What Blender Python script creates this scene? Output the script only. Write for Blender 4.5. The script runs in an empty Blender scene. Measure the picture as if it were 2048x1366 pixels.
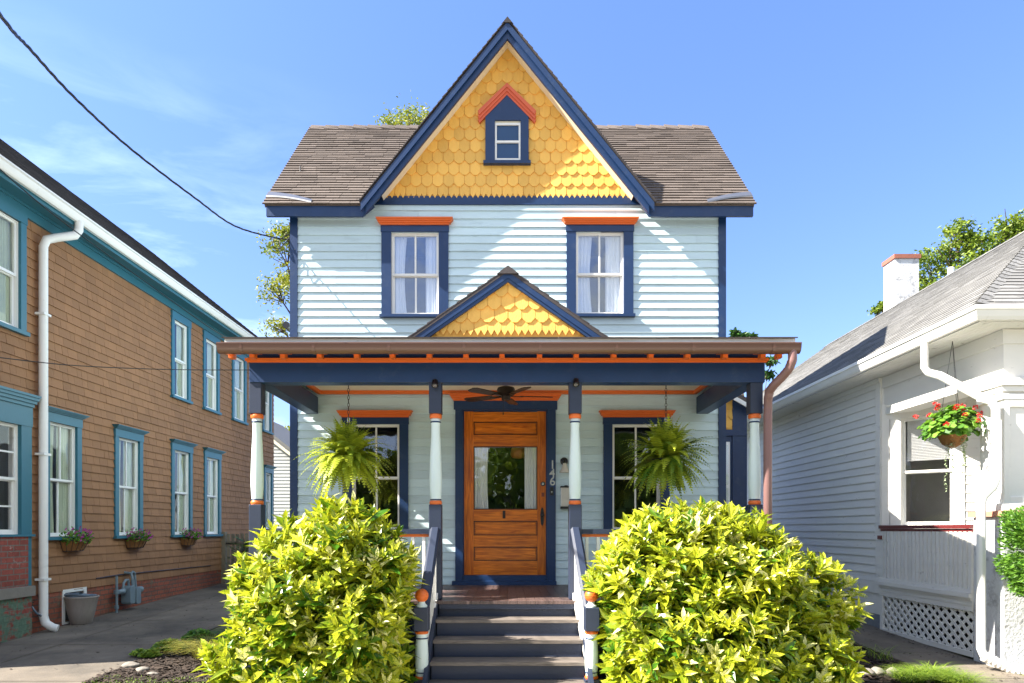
import bpy, bmesh, math, random
from mathutils import Vector, Matrix
random.seed(7)
R = math.radians
scene = bpy.context.scene
C = scene.collection
FP = 1365.0            # focal length in photo pixels (24 mm)
VX, VY = 1016.0, 1058.0
ZC = 1.55              # eye height over the ground at the steps
# ------------------------------------------------------------- camera
cam = bpy.data.cameras.new('camera'); camo = bpy.data.objects.new('camera', cam); C.objects.link(camo)
camo.location = (0, 0, ZC); camo.rotation_euler = (R(90), 0, 0)
cam.sensor_width = 36; cam.lens = 36*FP/2048
cam.shift_x = (1024-VX)/2048; cam.shift_y = (VY-683)/2048
cam.clip_start = 0.05; cam.clip_end = 900
scene.camera = camo
# ------------------------------------------------------------- sun, sky, exposure
SUN = Vector((4.2, 1.0, -3.75)).normalized()
sl = bpy.data.lights.new('sun', 'SUN'); sl.energy = 5.0; sl.angle = R(0.5); sl.color = (1.0, .92, .80)
so = bpy.data.objects.new('sun', sl); C.objects.link(so); so.rotation_euler = SUN.to_track_quat('-Z', 'Y').to_euler()
world = bpy.data.worlds.new('World'); scene.world = world; world.use_nodes = True
nt = world.node_tree; nt.nodes.clear()
def N(nt, typ, **kw):
    n = nt.nodes.new(typ)
    for k, v in kw.items(): setattr(n, k, v)
    return n
sky = N(nt, 'ShaderNodeTexSky'); sky.sky_type = 'NISHITA'; sky.sun_disc = False
sky.sun_elevation = math.asin(-SUN.z); sky.sun_rotation = math.atan2(-SUN.x, -SUN.y)
sky.air_density = 1.0; sky.dust_density = .4; sky.ozone_density = 2.0; sky.altitude = 0
hs = N(nt, 'ShaderNodeHueSaturation'); hs.inputs['Saturation'].default_value = 1.12; hs.inputs['Value'].default_value = 1.0; hs.inputs['Hue'].default_value = .504
tc = N(nt, 'ShaderNodeTexCoord'); mp = N(nt, 'ShaderNodeMapping'); mp.inputs['Scale'].default_value = (1.2, 1.0, 4.5)
mp.inputs['Rotation'].default_value = (0, .5, 0)
nz = N(nt, 'ShaderNodeTexNoise'); nz.inputs['Scale'].default_value = 4.0; nz.inputs['Detail'].default_value = 8; nz.inputs['Roughness'].default_value = .58
nz.inputs['Distortion'].default_value = .6
rp = N(nt, 'ShaderNodeValToRGB'); rp.color_ramp.elements[0].position = .45; rp.color_ramp.elements[1].position = .80
sx = N(nt, 'ShaderNodeSeparateXYZ')
mx = N(nt, 'ShaderNodeMapRange'); mx.inputs[1].default_value = -.12; mx.inputs[2].default_value = -.55; mx.inputs[3].default_value = 0; mx.inputs[4].default_value = 1
mz = N(nt, 'ShaderNodeMapRange'); mz.inputs[1].default_value = .54; mz.inputs[2].default_value = .22; mz.inputs[3].default_value = 0; mz.inputs[4].default_value = 1
m1 = N(nt, 'ShaderNodeMath', operation='MULTIPLY'); m2 = N(nt, 'ShaderNodeMath', operation='MULTIPLY')
mixc = N(nt, 'ShaderNodeMixRGB'); bg = N(nt, 'ShaderNodeBackground'); wo = N(nt, 'ShaderNodeOutputWorld')
L = nt.links.new
L(sky.outputs[0], hs.inputs['Color']); L(tc.outputs['Generated'], mp.inputs[0]); L(mp.outputs[0], nz.inputs[0]); L(nz.outputs[0], rp.inputs[0])
L(tc.outputs['Generated'], sx.inputs[0]); L(sx.outputs[0], mx.inputs[0]); L(sx.outputs[2], mz.inputs[0])
L(mx.outputs[0], m1.inputs[0]); L(mz.outputs[0], m1.inputs[1]); L(m1.outputs[0], m2.inputs[0]); L(rp.outputs[0], m2.inputs[1])
L(m2.outputs[0], mixc.inputs[0]); L(hs.outputs[0], mixc.inputs[1]); mixc.inputs[2].default_value = (5.6, 6.7, 8.4, 1)
# sky colour grading by elevation, and unseen bright clouds added behind the camera as fill light
gz_ = N(nt, 'ShaderNodeMapRange'); gz_.inputs[1].default_value = .1; gz_.inputs[2].default_value = .62; L(sx.outputs[2], gz_.inputs[0])
gc_ = N(nt, 'ShaderNodeMixRGB'); gc_.inputs[1].default_value = (.62, .60, .80, 1); gc_.inputs[2].default_value = (.92, .90, 1.02, 1); L(gz_.outputs[0], gc_.inputs[0])
gm_ = N(nt, 'ShaderNodeMixRGB', blend_type='MULTIPLY'); gm_.inputs[0].default_value = 1; L(hs.outputs[0], gm_.inputs[1]); L(gc_.outputs[0], gm_.inputs[2]); L(gm_.outputs[0], mixc.inputs[1])
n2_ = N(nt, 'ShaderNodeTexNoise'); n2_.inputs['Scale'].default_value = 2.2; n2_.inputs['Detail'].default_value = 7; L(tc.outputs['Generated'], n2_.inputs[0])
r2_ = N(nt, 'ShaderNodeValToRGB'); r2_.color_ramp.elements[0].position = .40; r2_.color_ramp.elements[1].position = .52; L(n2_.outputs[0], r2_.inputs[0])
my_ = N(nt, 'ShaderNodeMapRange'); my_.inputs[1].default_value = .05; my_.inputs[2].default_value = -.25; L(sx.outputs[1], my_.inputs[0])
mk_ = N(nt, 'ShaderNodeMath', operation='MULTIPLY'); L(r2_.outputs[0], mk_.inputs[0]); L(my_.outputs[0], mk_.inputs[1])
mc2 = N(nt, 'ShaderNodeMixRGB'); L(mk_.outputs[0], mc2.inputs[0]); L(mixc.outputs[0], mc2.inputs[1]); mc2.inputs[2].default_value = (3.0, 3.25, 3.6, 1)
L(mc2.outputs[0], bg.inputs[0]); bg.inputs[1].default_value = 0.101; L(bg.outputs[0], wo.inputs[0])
scene.view_settings.view_transform = 'Standard'; scene.view_settings.look = 'None'
scene.view_settings.exposure = 1.95; scene.view_settings.gamma = 1

# ------------------------------------------------------------- pixel helpers (photo px -> metres at depth Y)
def PX(px, Y): return (px-VX)/FP*Y
def PZ(py, Y): return (VY-py)/FP*Y
# ------------------------------------------------------------- materials
MATS = {}
def mat(name, col, rough=.6, nv=.12, ns=4, tv=.0, bump=.0, bs=60, spec=.5, metal=0, stretch=(1, 1, 1), dirt=None, dirts=3, dirt_lo=.6, dirt_hi=.75, tcol=None):
    m = bpy.data.materials.new(name); m.use_nodes = True; t = m.node_tree; b = t.nodes['Principled BSDF']
    b.inputs['Roughness'].default_value = rough; b.inputs['Metallic'].default_value = metal
    b.inputs['Specular IOR Level'].default_value = spec
    l = t.links.new
    co = N(t, 'ShaderNodeTexCoord'); mpn = N(t, 'ShaderNodeMapping'); mpn.inputs['Scale'].default_value = stretch; l(co.outputs['Object'], mpn.inputs[0])
    n = N(t, 'ShaderNodeTexNoise'); n.inputs['Scale'].default_value = ns; n.inputs['Detail'].default_value = 6; n.inputs['Roughness'].default_value = .6; l(mpn.outputs[0], n.inputs[0])
    v = N(t, 'ShaderNodeMath', operation='MULTIPLY_ADD'); v.inputs[1].default_value = nv*2; v.inputs[2].default_value = 1-nv; l(n.outputs[0], v.inputs[0])
    at = N(t, 'ShaderNodeAttribute'); at.attribute_name = 'tint'
    v2 = N(t, 'ShaderNodeMath', operation='MULTIPLY_ADD'); v2.inputs[1].default_value = tv*2; v2.inputs[2].default_value = 1-tv; l(at.outputs['Fac'], v2.inputs[0])
    if not tv: v2.inputs[1].default_value = 0; v2.inputs[2].default_value = 1
    v3 = N(t, 'ShaderNodeMath', operation='MULTIPLY'); l(v.outputs[0], v3.inputs[0]); l(v2.outputs[0], v3.inputs[1])
    src = None
    if tcol:
        mc = N(t, 'ShaderNodeMixRGB'); mc.inputs[1].default_value = (*col, 1); mc.inputs[2].default_value = (*tcol, 1); l(at.outputs['Fac'], mc.inputs[0]); src = mc.outputs[0]
    if dirt:
        n2 = N(t, 'ShaderNodeTexNoise'); n2.inputs['Scale'].default_value = dirts; n2.inputs['Detail'].default_value = 9; n2.inputs['Roughness'].default_value = .7; l(mpn.outputs[0], n2.inputs[0])
        r2 = N(t, 'ShaderNodeValToRGB'); r2.color_ramp.elements[0].position = dirt_lo; r2.color_ramp.elements[1].position = dirt_hi; l(n2.outputs[0], r2.inputs[0])
        md = N(t, 'ShaderNodeMixRGB'); l(r2.outputs[0], md.inputs[0]); md.inputs[1].default_value = (*col, 1); md.inputs[2].default_value = (*dirt, 1)
        if src: l(src, md.inputs[1])
        src = md.outputs[0]
    vm = N(t, 'ShaderNodeVectorMath', operation='SCALE')
    if src: l(src, vm.inputs[0])
    else: vm.inputs[0].default_value = col
    l(v3.outputs[0], vm.inputs['Scale']); l(vm.outputs[0], b.inputs['Base Color'])
    if bump:
        n3 = N(t, 'ShaderNodeTexNoise'); n3.inputs['Scale'].default_value = bs; n3.inputs['Detail'].default_value = 5; l(mpn.outputs[0], n3.inputs[0])
        bp = N(t, 'ShaderNodeBump'); bp.inputs['Strength'].default_value = bump; bp.inputs['Distance'].default_value = .01; l(n3.outputs[0], bp.inputs['Height']); l(bp.outputs[0], b.inputs['Normal'])
    MATS[name] = m; return m
def leafmat(name, c1, c2, c3=None, spots=True, trans=.35, rough=.35, ss=90):
    m = bpy.data.materials.new(name); m.use_nodes = True; t = m.node_tree; b = t.nodes['Principled BSDF']; l = t.links.new
    b.inputs['Roughness'].default_value = rough
    at = N(t, 'ShaderNodeAttribute'); at.attribute_name = 'tint'
    r = N(t, 'ShaderNodeValToRGB'); r.color_ramp.elements[0].color = (*c1, 1); r.color_ramp.elements[1].color = (*c2, 1)
    if c3: e = r.color_ramp.elements.new(.93); e.color = (*c2, 1); r.color_ramp.elements[2].color = (*c3, 1)
    l(at.outputs['Fac'], r.inputs[0]); out = r.outputs[0]
    if spots:
        co = N(t, 'ShaderNodeTexCoord'); vo = N(t, 'ShaderNodeTexNoise'); vo.inputs['Scale'].default_value = ss; vo.inputs['Detail'].default_value = 3; l(co.outputs['Object'], vo.inputs[0])
        rr = N(t, 'ShaderNodeValToRGB'); rr.color_ramp.elements[0].position = .56; rr.color_ramp.elements[1].position = .64; l(vo.outputs[0], rr.inputs[0])
        mm = N(t, 'ShaderNodeMixRGB', blend_type='MIX'); l(rr.outputs[0], mm.inputs[0]); l(out, mm.inputs[1]); mm.inputs[2].default_value = (c1[0]*1.2, c1[1]*1.3, c1[2]*1.2, 1)
        out = mm.outputs[0]
    l(out, b.inputs['Base Color'])
    tr = N(t, 'ShaderNodeBsdfTranslucent'); l(out, tr.inputs[0]); mx_ = N(t, 'ShaderNodeMixShader'); mx_.inputs[0].default_value = trans
    l(b.outputs[0], mx_.inputs[1]); l(tr.outputs[0], mx_.inputs[2]); l(mx_.outputs[0], t.nodes['Material Output'].inputs[0])
    MATS[name] = m; return m
def glassmat(name, ior=1.6, tint=(.97, .98, .98)):
    m = bpy.data.materials.new(name); m.use_nodes = True; t = m.node_tree; t.nodes.remove(t.nodes['Principled BSDF']); l = t.links.new
    lw = N(t, 'ShaderNodeLayerWeight'); lw.inputs[0].default_value = .5; pw = N(t, 'ShaderNodeMath', operation='POWER'); pw.inputs[1].default_value = 4; l(lw.outputs['Facing'], pw.inputs[0])
    f = N(t, 'ShaderNodeMath', operation='MULTIPLY_ADD'); f.inputs[1].default_value = .7; f.inputs[2].default_value = ((ior-1)/(ior+1))**2; l(pw.outputs[0], f.inputs[0])
    g = N(t, 'ShaderNodeBsdfGlossy'); g.inputs['Roughness'].default_value = .02; g.inputs['Color'].default_value = (.9, .95, 1, 1)
    tr = N(t, 'ShaderNodeBsdfTransparent'); tr.inputs[0].default_value = (*tint, 1)
    co = N(t, 'ShaderNodeTexCoord'); nn = N(t, 'ShaderNodeTexNoise'); nn.inputs['Scale'].default_value = 2.5; l(co.outputs['Object'], nn.inputs[0])
    bp = N(t, 'ShaderNodeBump'); bp.inputs['Strength'].default_value = .12; bp.inputs['Distance'].default_value = .05; l(nn.outputs[0], bp.inputs['Height']); l(bp.outputs[0], g.inputs['Normal'])
    x = N(t, 'ShaderNodeMixShader'); l(f.outputs[0], x.inputs[0]); l(tr.outputs[0], x.inputs[1]); l(g.outputs[0], x.inputs[2]); l(x.outputs[0], t.nodes['Material Output'].inputs[0])
    MATS[name] = m; return m
def brickmat(name, c1, c2, mortar, paint=None, plo=.5, phi=.6, axis='YZ'):
    m = bpy.data.materials.new(name); m.use_nodes = True; t = m.node_tree; b = t.nodes['Principled BSDF']; l = t.links.new
    b.inputs['Roughness'].default_value = .85
    co = N(t, 'ShaderNodeTexCoord'); s = N(t, 'ShaderNodeSeparateXYZ'); c = N(t, 'ShaderNodeCombineXYZ'); l(co.outputs['Object'], s.inputs[0])
    l(s.outputs['XYZ'.index(axis[0])], c.inputs[0]); l(s.outputs['XYZ'.index(axis[1])], c.inputs[1])
    bt = N(t, 'ShaderNodeTexBrick'); bt.inputs['Scale'].default_value = 1; bt.inputs['Brick Width'].default_value = .21; bt.inputs['Row Height'].default_value = .075
    bt.inputs['Mortar Size'].default_value = .008; bt.inputs['Color1'].default_value = (*c1, 1); bt.inputs['Color2'].default_value = (*c2, 1); bt.inputs['Mortar'].default_value = (*mortar, 1)
    l(c.outputs[0], bt.inputs[0]); out = bt.outputs[0]
    n = N(t, 'ShaderNodeTexNoise'); n.inputs['Scale'].default_value = 5; n.inputs['Detail'].default_value = 8; n.inputs['Roughness'].default_value = .7; l(co.outputs['Object'], n.inputs[0])
    if paint:
        rr = N(t, 'ShaderNodeValToRGB'); rr.color_ramp.elements[0].position = plo; rr.color_ramp.elements[1].position = phi; l(n.outputs[0], rr.inputs[0])
        mm = N(t, 'ShaderNodeMixRGB'); l(rr.outputs[0], mm.inputs[0]); l(out, mm.inputs[1]); mm.inputs[2].default_value = (*paint, 1); out = mm.outputs[0]
    v = N(t, 'ShaderNodeMath', operation='MULTIPLY_ADD'); v.inputs[1].default_value = 1.0; v.inputs[2].default_value = .5
    n4 = N(t, 'ShaderNodeTexNoise'); n4.inputs['Scale'].default_value = 22; n4.inputs['Detail'].default_value = 6; l(co.outputs['Object'], n4.inputs[0]); l(n4.outputs[0], v.inputs[0])
    vm = N(t, 'ShaderNodeVectorMath', operation='SCALE'); l(out, vm.inputs[0]); l(v.outputs[0], vm.inputs['Scale']); l(vm.outputs[0], b.inputs['Base Color'])
    bp = N(t, 'ShaderNodeBump'); bp.inputs['Strength'].default_value = .8; bp.inputs['Distance'].default_value = .008; bp.invert = True; l(bt.outputs['Fac'], bp.inputs['Height']); l(bp.outputs[0], b.inputs['Normal'])
    MATS[name] = m; return m
def woodmat(name, c1, c2, rough=.35, stretch=(14, 14, 1.2), sc=2.5, spec=.5):
    m = bpy.data.materials.new(name); m.use_nodes = True; t = m.node_tree; b = t.nodes['Principled BSDF']; l = t.links.new
    b.inputs['Roughness'].default_value = rough; b.inputs['Specular IOR Level'].default_value = spec
    co = N(t, 'ShaderNodeTexCoord'); mpn = N(t, 'ShaderNodeMapping'); mpn.inputs['Scale'].default_value = stretch; l(co.outputs['Object'], mpn.inputs[0])
    n = N(t, 'ShaderNodeTexNoise'); n.inputs['Scale'].default_value = sc; n.inputs['Detail'].default_value = 8; n.inputs['Distortion'].default_value = 1.2; l(mpn.outputs[0], n.inputs[0])
    r = N(t, 'ShaderNodeValToRGB'); r.color_ramp.elements[0].position = .3; r.color_ramp.elements[1].position = .7; r.color_ramp.elements[0].color = (*c1, 1); r.color_ramp.elements[1].color = (*c2, 1)
    l(n.outputs[0], r.inputs[0])
    n2 = N(t, 'ShaderNodeTexNoise'); n2.inputs['Scale'].default_value = 1.7; n2.inputs['Detail'].default_value = 4; l(co.outputs['Object'], n2.inputs[0])
    v = N(t, 'ShaderNodeMath', operation='MULTIPLY_ADD'); v.inputs[1].default_value = .9; v.inputs[2].default_value = .55; l(n2.outputs[0], v.inputs[0])
    at = N(t, 'ShaderNodeAttribute'); at.attribute_name = 'tint'; v4 = N(t, 'ShaderNodeMath', operation='MULTIPLY_ADD'); v4.inputs[1].default_value = .4; v4.inputs[2].default_value = .8; l(at.outputs['Fac'], v4.inputs[0])
    v5 = N(t, 'ShaderNodeMath', operation='MULTIPLY'); l(v.outputs[0], v5.inputs[0]); l(v4.outputs[0], v5.inputs[1])
    vm = N(t, 'ShaderNodeVectorMath', operation='SCALE'); l(r.outputs[0], vm.inputs[0]); l(v5.outputs[0], vm.inputs['Scale']); l(vm.outputs[0], b.inputs['Base Color'])
    MATS[name] = m; return m

mat('siding', (.55, .70, .76), .5, .08, 2, tv=.09, bump=.16, bs=30, dirt=(.38, .50, .54), dirts=3.2, dirt_lo=.54, dirt_hi=.82, stretch=(1, 1, 6))
mat('navy', (.006, .031, .105), .42, .18, 5, bump=.12, bs=40, dirt=(.035, .06, .12), dirts=6, dirt_lo=.55, dirt_hi=.8)
mat('navy_board', (.022, .033, .066), .45, .15, 5, bump=.15, bs=40, stretch=(1, 1, 5))
mat('yellow', (.84, .48, .10), .65, .12, 5, tv=.12, bump=.45, bs=50, stretch=(3, 3, .5), dirt=(.66, .34, .07), dirts=5, dirt_lo=.55, dirt_hi=.8)
mat('cream', (.84, .78, .62), .6, .05, 3)
mat('orange', (.72, .15, .022), .45, .08, 6)
mat('coral', (.62, .115, .045), .5, .1, 6)
mat('white', (.80, .80, .78), .4, .04, 5, dirt=(.55, .54, .50), dirts=7, dirt_lo=.62, dirt_hi=.8)
mat('white_old', (.76, .75, .72), .6, .07, 2, tv=.05, bump=.08, bs=35, dirt=(.34, .33, .31), dirts=5, dirt_lo=.62, dirt_hi=.72, stretch=(1, 1, 3))
mat('post_white', (.66, .78, .78), .35, .03, 5)
mat('asphalt_brown', (.12, .098, .086), .9, .12, 14, tv=.22, bump=.5, bs=260, dirt=(.07, .055, .048), dirts=1.6, dirt_lo=.5, dirt_hi=.8)
mat('asphalt_dark', (.05, .044, .048), .9, .16, 14, tv=.3, bump=.5, bs=200)
mat('asphalt_grey', (.20, .20, .197), .9, .14, 14, tv=.22, bump=.5, bs=200)
mat('metal_flash', (.20, .21, .23), .35, .1, 5, metal=.6)
mat('gutter_brown', (.125, .062, .045), .35, .06, 3, spec=.6)
mat('downspout_brown', (.21, .115, .11), .45, .06, 3)
mat('shake_brown', (.275, .136, .060), .75, .22, .9, tv=.10, bump=.3, bs=30, stretch=(1, 1, .4))
mat('teal', (.028, .145, .205), .4, .08, 3, bump=.08, bs=30)
mat('stone', (.22, .20, .175), .85, .2, 9, bump=.6, bs=30)
mat('stucco', (.62, .64, .67), .8, .1, 3, bump=1.0, bs=28, dirt=(.30, .30, .31), dirts=5, dirt_lo=.52, dirt_hi=.66)
mat('foundation_grey', (.20, .22, .25), .85, .15, 3, bump=.5, bs=25, dirt=(.42, .43, .44), dirts=7, dirt_lo=.62, dirt_hi=.7)
mat('brick_red', (.30, .11, .075), .8, .25, 9, bump=.5, bs=40)
mat('terracotta', (.50, .22, .15), .8, .2, 8, bump=.3, bs=40)
mat('maroon', (.13, .02, .02), .35, .1, 5)
mat('black', (.012, .012, .014), .35, .1, 8)
mat('cable', (.012, .013, .016), .5, .1, 8)
mat('bronze', (.035, .024, .018), .35, .2, 12, metal=.5)
mat('steel', (.5, .5, .5), .25, .1, 12, metal=.9)
mat('digit_metal', (.62, .62, .64), .25, .2, 40, metal=.6)
mat('rust', (.22, .06, .03), .6, .3, 20)
mat('frosted', (.62, .60, .54), .25, .1, 20)
mat('lampglow', (.85, .35, .1), .4, .1, 5)
mat('curtain', (.84, .85, .85), .8, .04, 3)
mat('curtain_green', (.46, .52, .38), .85, .08, 4)
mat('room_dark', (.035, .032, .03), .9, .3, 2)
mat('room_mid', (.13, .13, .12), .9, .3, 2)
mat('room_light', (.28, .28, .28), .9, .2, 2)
mat('blind', (.8, .82, .84), .6, .05, 5)
mat('blue_reflection', (.012, .055, .15), .25, .1, 2)  # sky reflection of the attic pane, put into its base colour
mat('concrete', (.18, .152, .12), .9, .3, 1.6, bump=.35, bs=60, dirt=(.065, .058, .05), dirts=.9, dirt_lo=.38, dirt_hi=.68)
mat('ground_soil', (.15, .145, .075), .95, .3, 3, bump=.6, bs=20, dirt=(.05, .09, .02), dirts=2, dirt_lo=.45, dirt_hi=.6)
mat('concrete_light', (.52, .48, .41), .9, .15, 1.6)
mat('road_asphalt', (.17, .165, .155), .9, .2, 6, bump=.4, bs=120)
mat('mulch', (.04, .027, .02), .95, .4, 30, tv=.5, bump=.9, bs=60)
mat('bark', (.10, .075, .05), .9, .3, 9, bump=.6, bs=40)
mat('stem_green', (.11, .15, .03), .7, .2, 9)
mat('meter_grey', (.17, .23, .27), .45, .12, 10, dirt=(.32, .33, .33), dirts=9, dirt_lo=.6, dirt_hi=.75)
mat('tub_grey', (.30, .265, .24), .6, .2, 6, stretch=(6, 6, .6), bump=.25, bs=20)
mat('hose_blue', (.13, .18, .24), .4, .1, 5)
mat('coir', (.26, .12, .04), .95, .3, 18, bump=1, bs=70)
mat('wood_fence', (.20, .17, .12), .85, .2, 5, tv=.2, bump=.3, bs=30, stretch=(6, 6, 1))
mat('garage_siding', (.48, .50, .52), .7, .08, 3, tv=.05)
mat('pot_dark', (.03, .035, .03), .6, .1, 5)
mat('red_flower', (.62, .02, .015), .5, .2, 20, tv=.35)
mat('purple_flower', (.34, .03, .22), .5, .2, 20, tv=.35)
mat('silver_leaf', (.30, .38, .22), .6, .1, 20, tv=.3)
mat('dead_brown', (.06, .018, .015), .7, .2, 10)
woodmat('door_wood', (.40, .075, .005), (.80, .22, .014), .28)
woodmat('door_moulding', (.05, .014, .004), (.13, .035, .006), .3)
woodmat('door_wood_h', (.40, .078, .005), (.80, .23, .015), .28, stretch=(1.2, 14, 14))
woodmat('tread_wood', (.075, .064, .058), (.20, .17, .148), .6, stretch=(1, 12, 12), sc=5)
woodmat('floor_wood', (.07, .045, .042), (.14, .095, .088), .4, stretch=(10, 1, 1), sc=3)
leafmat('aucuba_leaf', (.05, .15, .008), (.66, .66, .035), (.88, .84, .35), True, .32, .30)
leafmat('fern_leaf', (.05, .15, .012), (.55, .62, .05), None, False, .4, .45)
leafmat('tree_leaf', (.04, .11, .010), (.28, .36, .03), None, False, .35, .5)
leafmat('tree_leaf_bright', (.07, .14, .012), (.42, .42, .05), None, False, .4, .5)
leafmat('dark_leaf', (.018, .065, .015), (.07, .17, .03), None, False, .25, .35)
leafmat('yew_leaf', (.03, .11, .01), (.16, .33, .03), None, False, .3, .5)
leafmat('ger_leaf', (.03, .12, .012), (.20, .40, .03), None, False, .35, .5)
leafmat('grass_leaf', (.07, .17, .015), (.34, .46, .05), None, False, .35, .5)
leafmat('gold_grass', (.22, .26, .04), (.62, .55, .12), None, False, .35, .5)
glassmat('glass', 1.8); glassmat('glass_sky', 2.2, (.95, .97, 1)); glassmat('glass_dim', 1.35, (.98, .98, .98))
brickmat('brick_found', (.33, .09, .05), (.22, .075, .045), (.12, .09, .07), (.12, .13, .09), .58, .66)
brickmat('brick_left', (.30, .07, .05), (.22, .05, .035), (.16, .13, .11), (.42, .30, .27), .60, .68)
brickmat('brick_green', (.28, .06, .045), (.22, .05, .035), (.16, .13, .11), (.10, .17, .12), .46, .54)

# ------------------------------------------------------------- geometry helpers
class Frame:
    def __init__(s, o, u, v, n): s.o, s.u, s.v, s.n = Vector(o), Vector(u).normalized(), Vector(v).normalized(), Vector(n).normalized()
    def __call__(s, u, v, n=0): return s.o+s.u*u+s.v*v+s.n*n
WF = Frame((0, 0, 0), (1, 0, 0), (0, 0, 1), (0, -1, 0))
class MB:
    def __init__(s): s.v = []; s.f = []; s.t = []; s.m = []; s.mi = 0
    def poly(s, pts, tint=.5):
        i = len(s.v); s.v.extend(Vector(p) for p in pts); s.f.append(tuple(range(i, i+len(pts)))); s.t.append(tint); s.m.append(s.mi)
    def solid(s, a, b, tint=.5):      # two matching rings, a=front b=back
        i = len(s.v); k = len(a); s.v.extend(Vector(p) for p in a); s.v.extend(Vector(p) for p in b)
        fs = [tuple(range(i, i+k)), tuple(range(i+2*k-1, i+k-1, -1))]
        for j in range(k): fs.append((i+(j+1) % k, i+j, i+k+j, i+k+(j+1) % k))
        s.f += fs; s.t += [tint]*len(fs); s.m += [s.mi]*len(fs)
    def prism(s, F, pts, n0, n1, tint=.5): s.solid([F(u, v, n1) for u, v in pts], [F(u, v, n0) for u, v in pts], tint)
    def box(s, F, u0, u1, v0, v1, n0, n1, tint=.5): s.prism(F, [(u0, v0), (u1, v0), (u1, v1), (u0, v1)], n0, n1, tint)
    def wbox(s, x0, x1, y0, y1, z0, z1, tint=.5): s.box(WF, x0, x1, z0, z1, -y1, -y0, tint)
    def tube(s, pts, r, k=8, cap=True, tint=.5):
        pts = [Vector(p) for p in pts]; n = len(pts); rs = r if isinstance(r, (list, tuple)) else [r]*n
        i0 = len(s.v); up = Vector((0, 0, 1)); d0 = (pts[1]-pts[0]).normalized()
        if abs(d0.z) > .95: up = Vector((1, 0, 0))
        a = d0.cross(up).normalized()
        for j, p in enumerate(pts):
            d = (pts[min(j+1, n-1)]-pts[max(j-1, 0)]).normalized()
            a = (a-d*a.dot(d)).normalized(); b = d.cross(a)
            for q in range(k):
                an = 2*math.pi*q/k; s.v.append(p+(a*math.cos(an)+b*math.sin(an))*rs[j])
        for j in range(n-1):
            for q in range(k):
                s.f.append((i0+j*k+q, i0+j*k+(q+1) % k, i0+(j+1)*k+(q+1) % k, i0+(j+1)*k+q)); s.t.append(tint); s.m.append(s.mi)
        if cap:
            s.f.append(tuple(i0+q for q in range(k-1, -1, -1))); s.f.append(tuple(i0+(n-1)*k+q for q in range(k))); s.t += [tint]*2; s.m += [s.mi]*2
    def lathe(s, x, y, prof, k=20, tint=.5, sx=1, sy=1):   # prof: (r,z) bottom->top
        i0 = len(s.v); n = len(prof)
        for r_, z in prof:
            for q in range(k):
                an = 2*math.pi*q/k; s.v.append(Vector((x+r_*sx*math.cos(an), y+r_*sy*math.sin(an), z)))
        for j in range(n-1):
            for q in range(k):
                s.f.append((i0+j*k+q, i0+j*k+(q+1) % k, i0+(j+1)*k+(q+1) % k, i0+(j+1)*k+q)); s.t.append(tint); s.m.append(s.mi)
        s.f.append(tuple(i0+q for q in range(k-1, -1, -1))); s.f.append(tuple(i0+(n-1)*k+q for q in range(k))); s.t += [tint]*2; s.m += [s.mi]*2
    def leaf(s, p, d, up, L_, w, tint, bend=.2, fold=.25):
        d = d.normalized(); sd = d.cross(up)
        if sd.length < 1e-3: sd = d.cross(Vector((1, 0, 0)))
        sd.normalize(); nn = sd.cross(d); i = len(s.v)
        def q(l, a): return p+d*(l*L_)+sd*(a*w)+nn*(abs(a)*w*fold-bend*L_*l*l)
        s.v += [q(0, 0), q(.3, -.42), q(.3, 0), q(.3, .42), q(.62, -.46), q(.62, 0), q(.62, .46), q(1, 0)]
        fs = [(0, 2, 1), (0, 3, 2), (1, 2, 5, 4), (2, 3, 6, 5), (4, 5, 7), (5, 6, 7)]
        s.f += [tuple(i+x for x in f) for f in fs]; s.t += [tint]*6; s.m += [s.mi]*6
    def quadleaf(s, p, d, sd, L_, w, tint):
        s.poly([p, p+d*L_*.5-sd*w*.5, p+d*L_, p+d*L_*.5+sd*w*.5], tint)
    def build(s, name, mats, parent=None, label=None, cat=None, group=None, kind=None, smooth=False, bevel=0):
        off = Vector((0, 0, -ZC))
        if parent is not None:
            r = parent
            while r.parent: r = r.parent
            off = Vector(r.location)-Vector((0, 0, ZC))
        me = bpy.data.meshes.new(name); me.from_pydata([tuple(v-off) for v in s.v], [], s.f)
        if not isinstance(mats, (list, tuple)): mats = [mats]
        for m in mats: me.materials.append(MATS[m])
        if len(mats) > 1: me.polygons.foreach_set('material_index', s.m)
        a = me.attributes.new('tint', 'FLOAT', 'FACE'); a.data.foreach_set('value', s.t)
        if smooth: me.polygons.foreach_set('use_smooth', [True]*len(s.f))
        me.update(); o = bpy.data.objects.new(name, me); C.objects.link(o)
        if smooth == 'auto':
            md = o.modifiers.new('sm', 'EDGE_SPLIT'); md.split_angle = R(35)
        if bevel:
            md = o.modifiers.new('bv', 'BEVEL'); md.width = bevel; md.segments = 2; md.limit_method = 'ANGLE'
        if parent is not None: o.parent = parent
        tag(o, label, cat, group, kind); return o
def tag(o, label=None, cat=None, group=None, kind=None):
    if label: o['label'] = label
    if cat: o['category'] = cat
    if group: o['group'] = group
    if kind: o['kind'] = kind
def empty(name, loc, label, cat, group=None):
    o = bpy.data.objects.new(name, None); C.objects.link(o); o.location = (loc[0], loc[1], loc[2]+ZC); o.empty_display_size = .2
    tag(o, label, cat, group); return o
rnd = random.random
def U(a, b): return random.uniform(a, b)
def gz(Y): return -1.53+.036*min(max(0, Y-6), 16)

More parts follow.
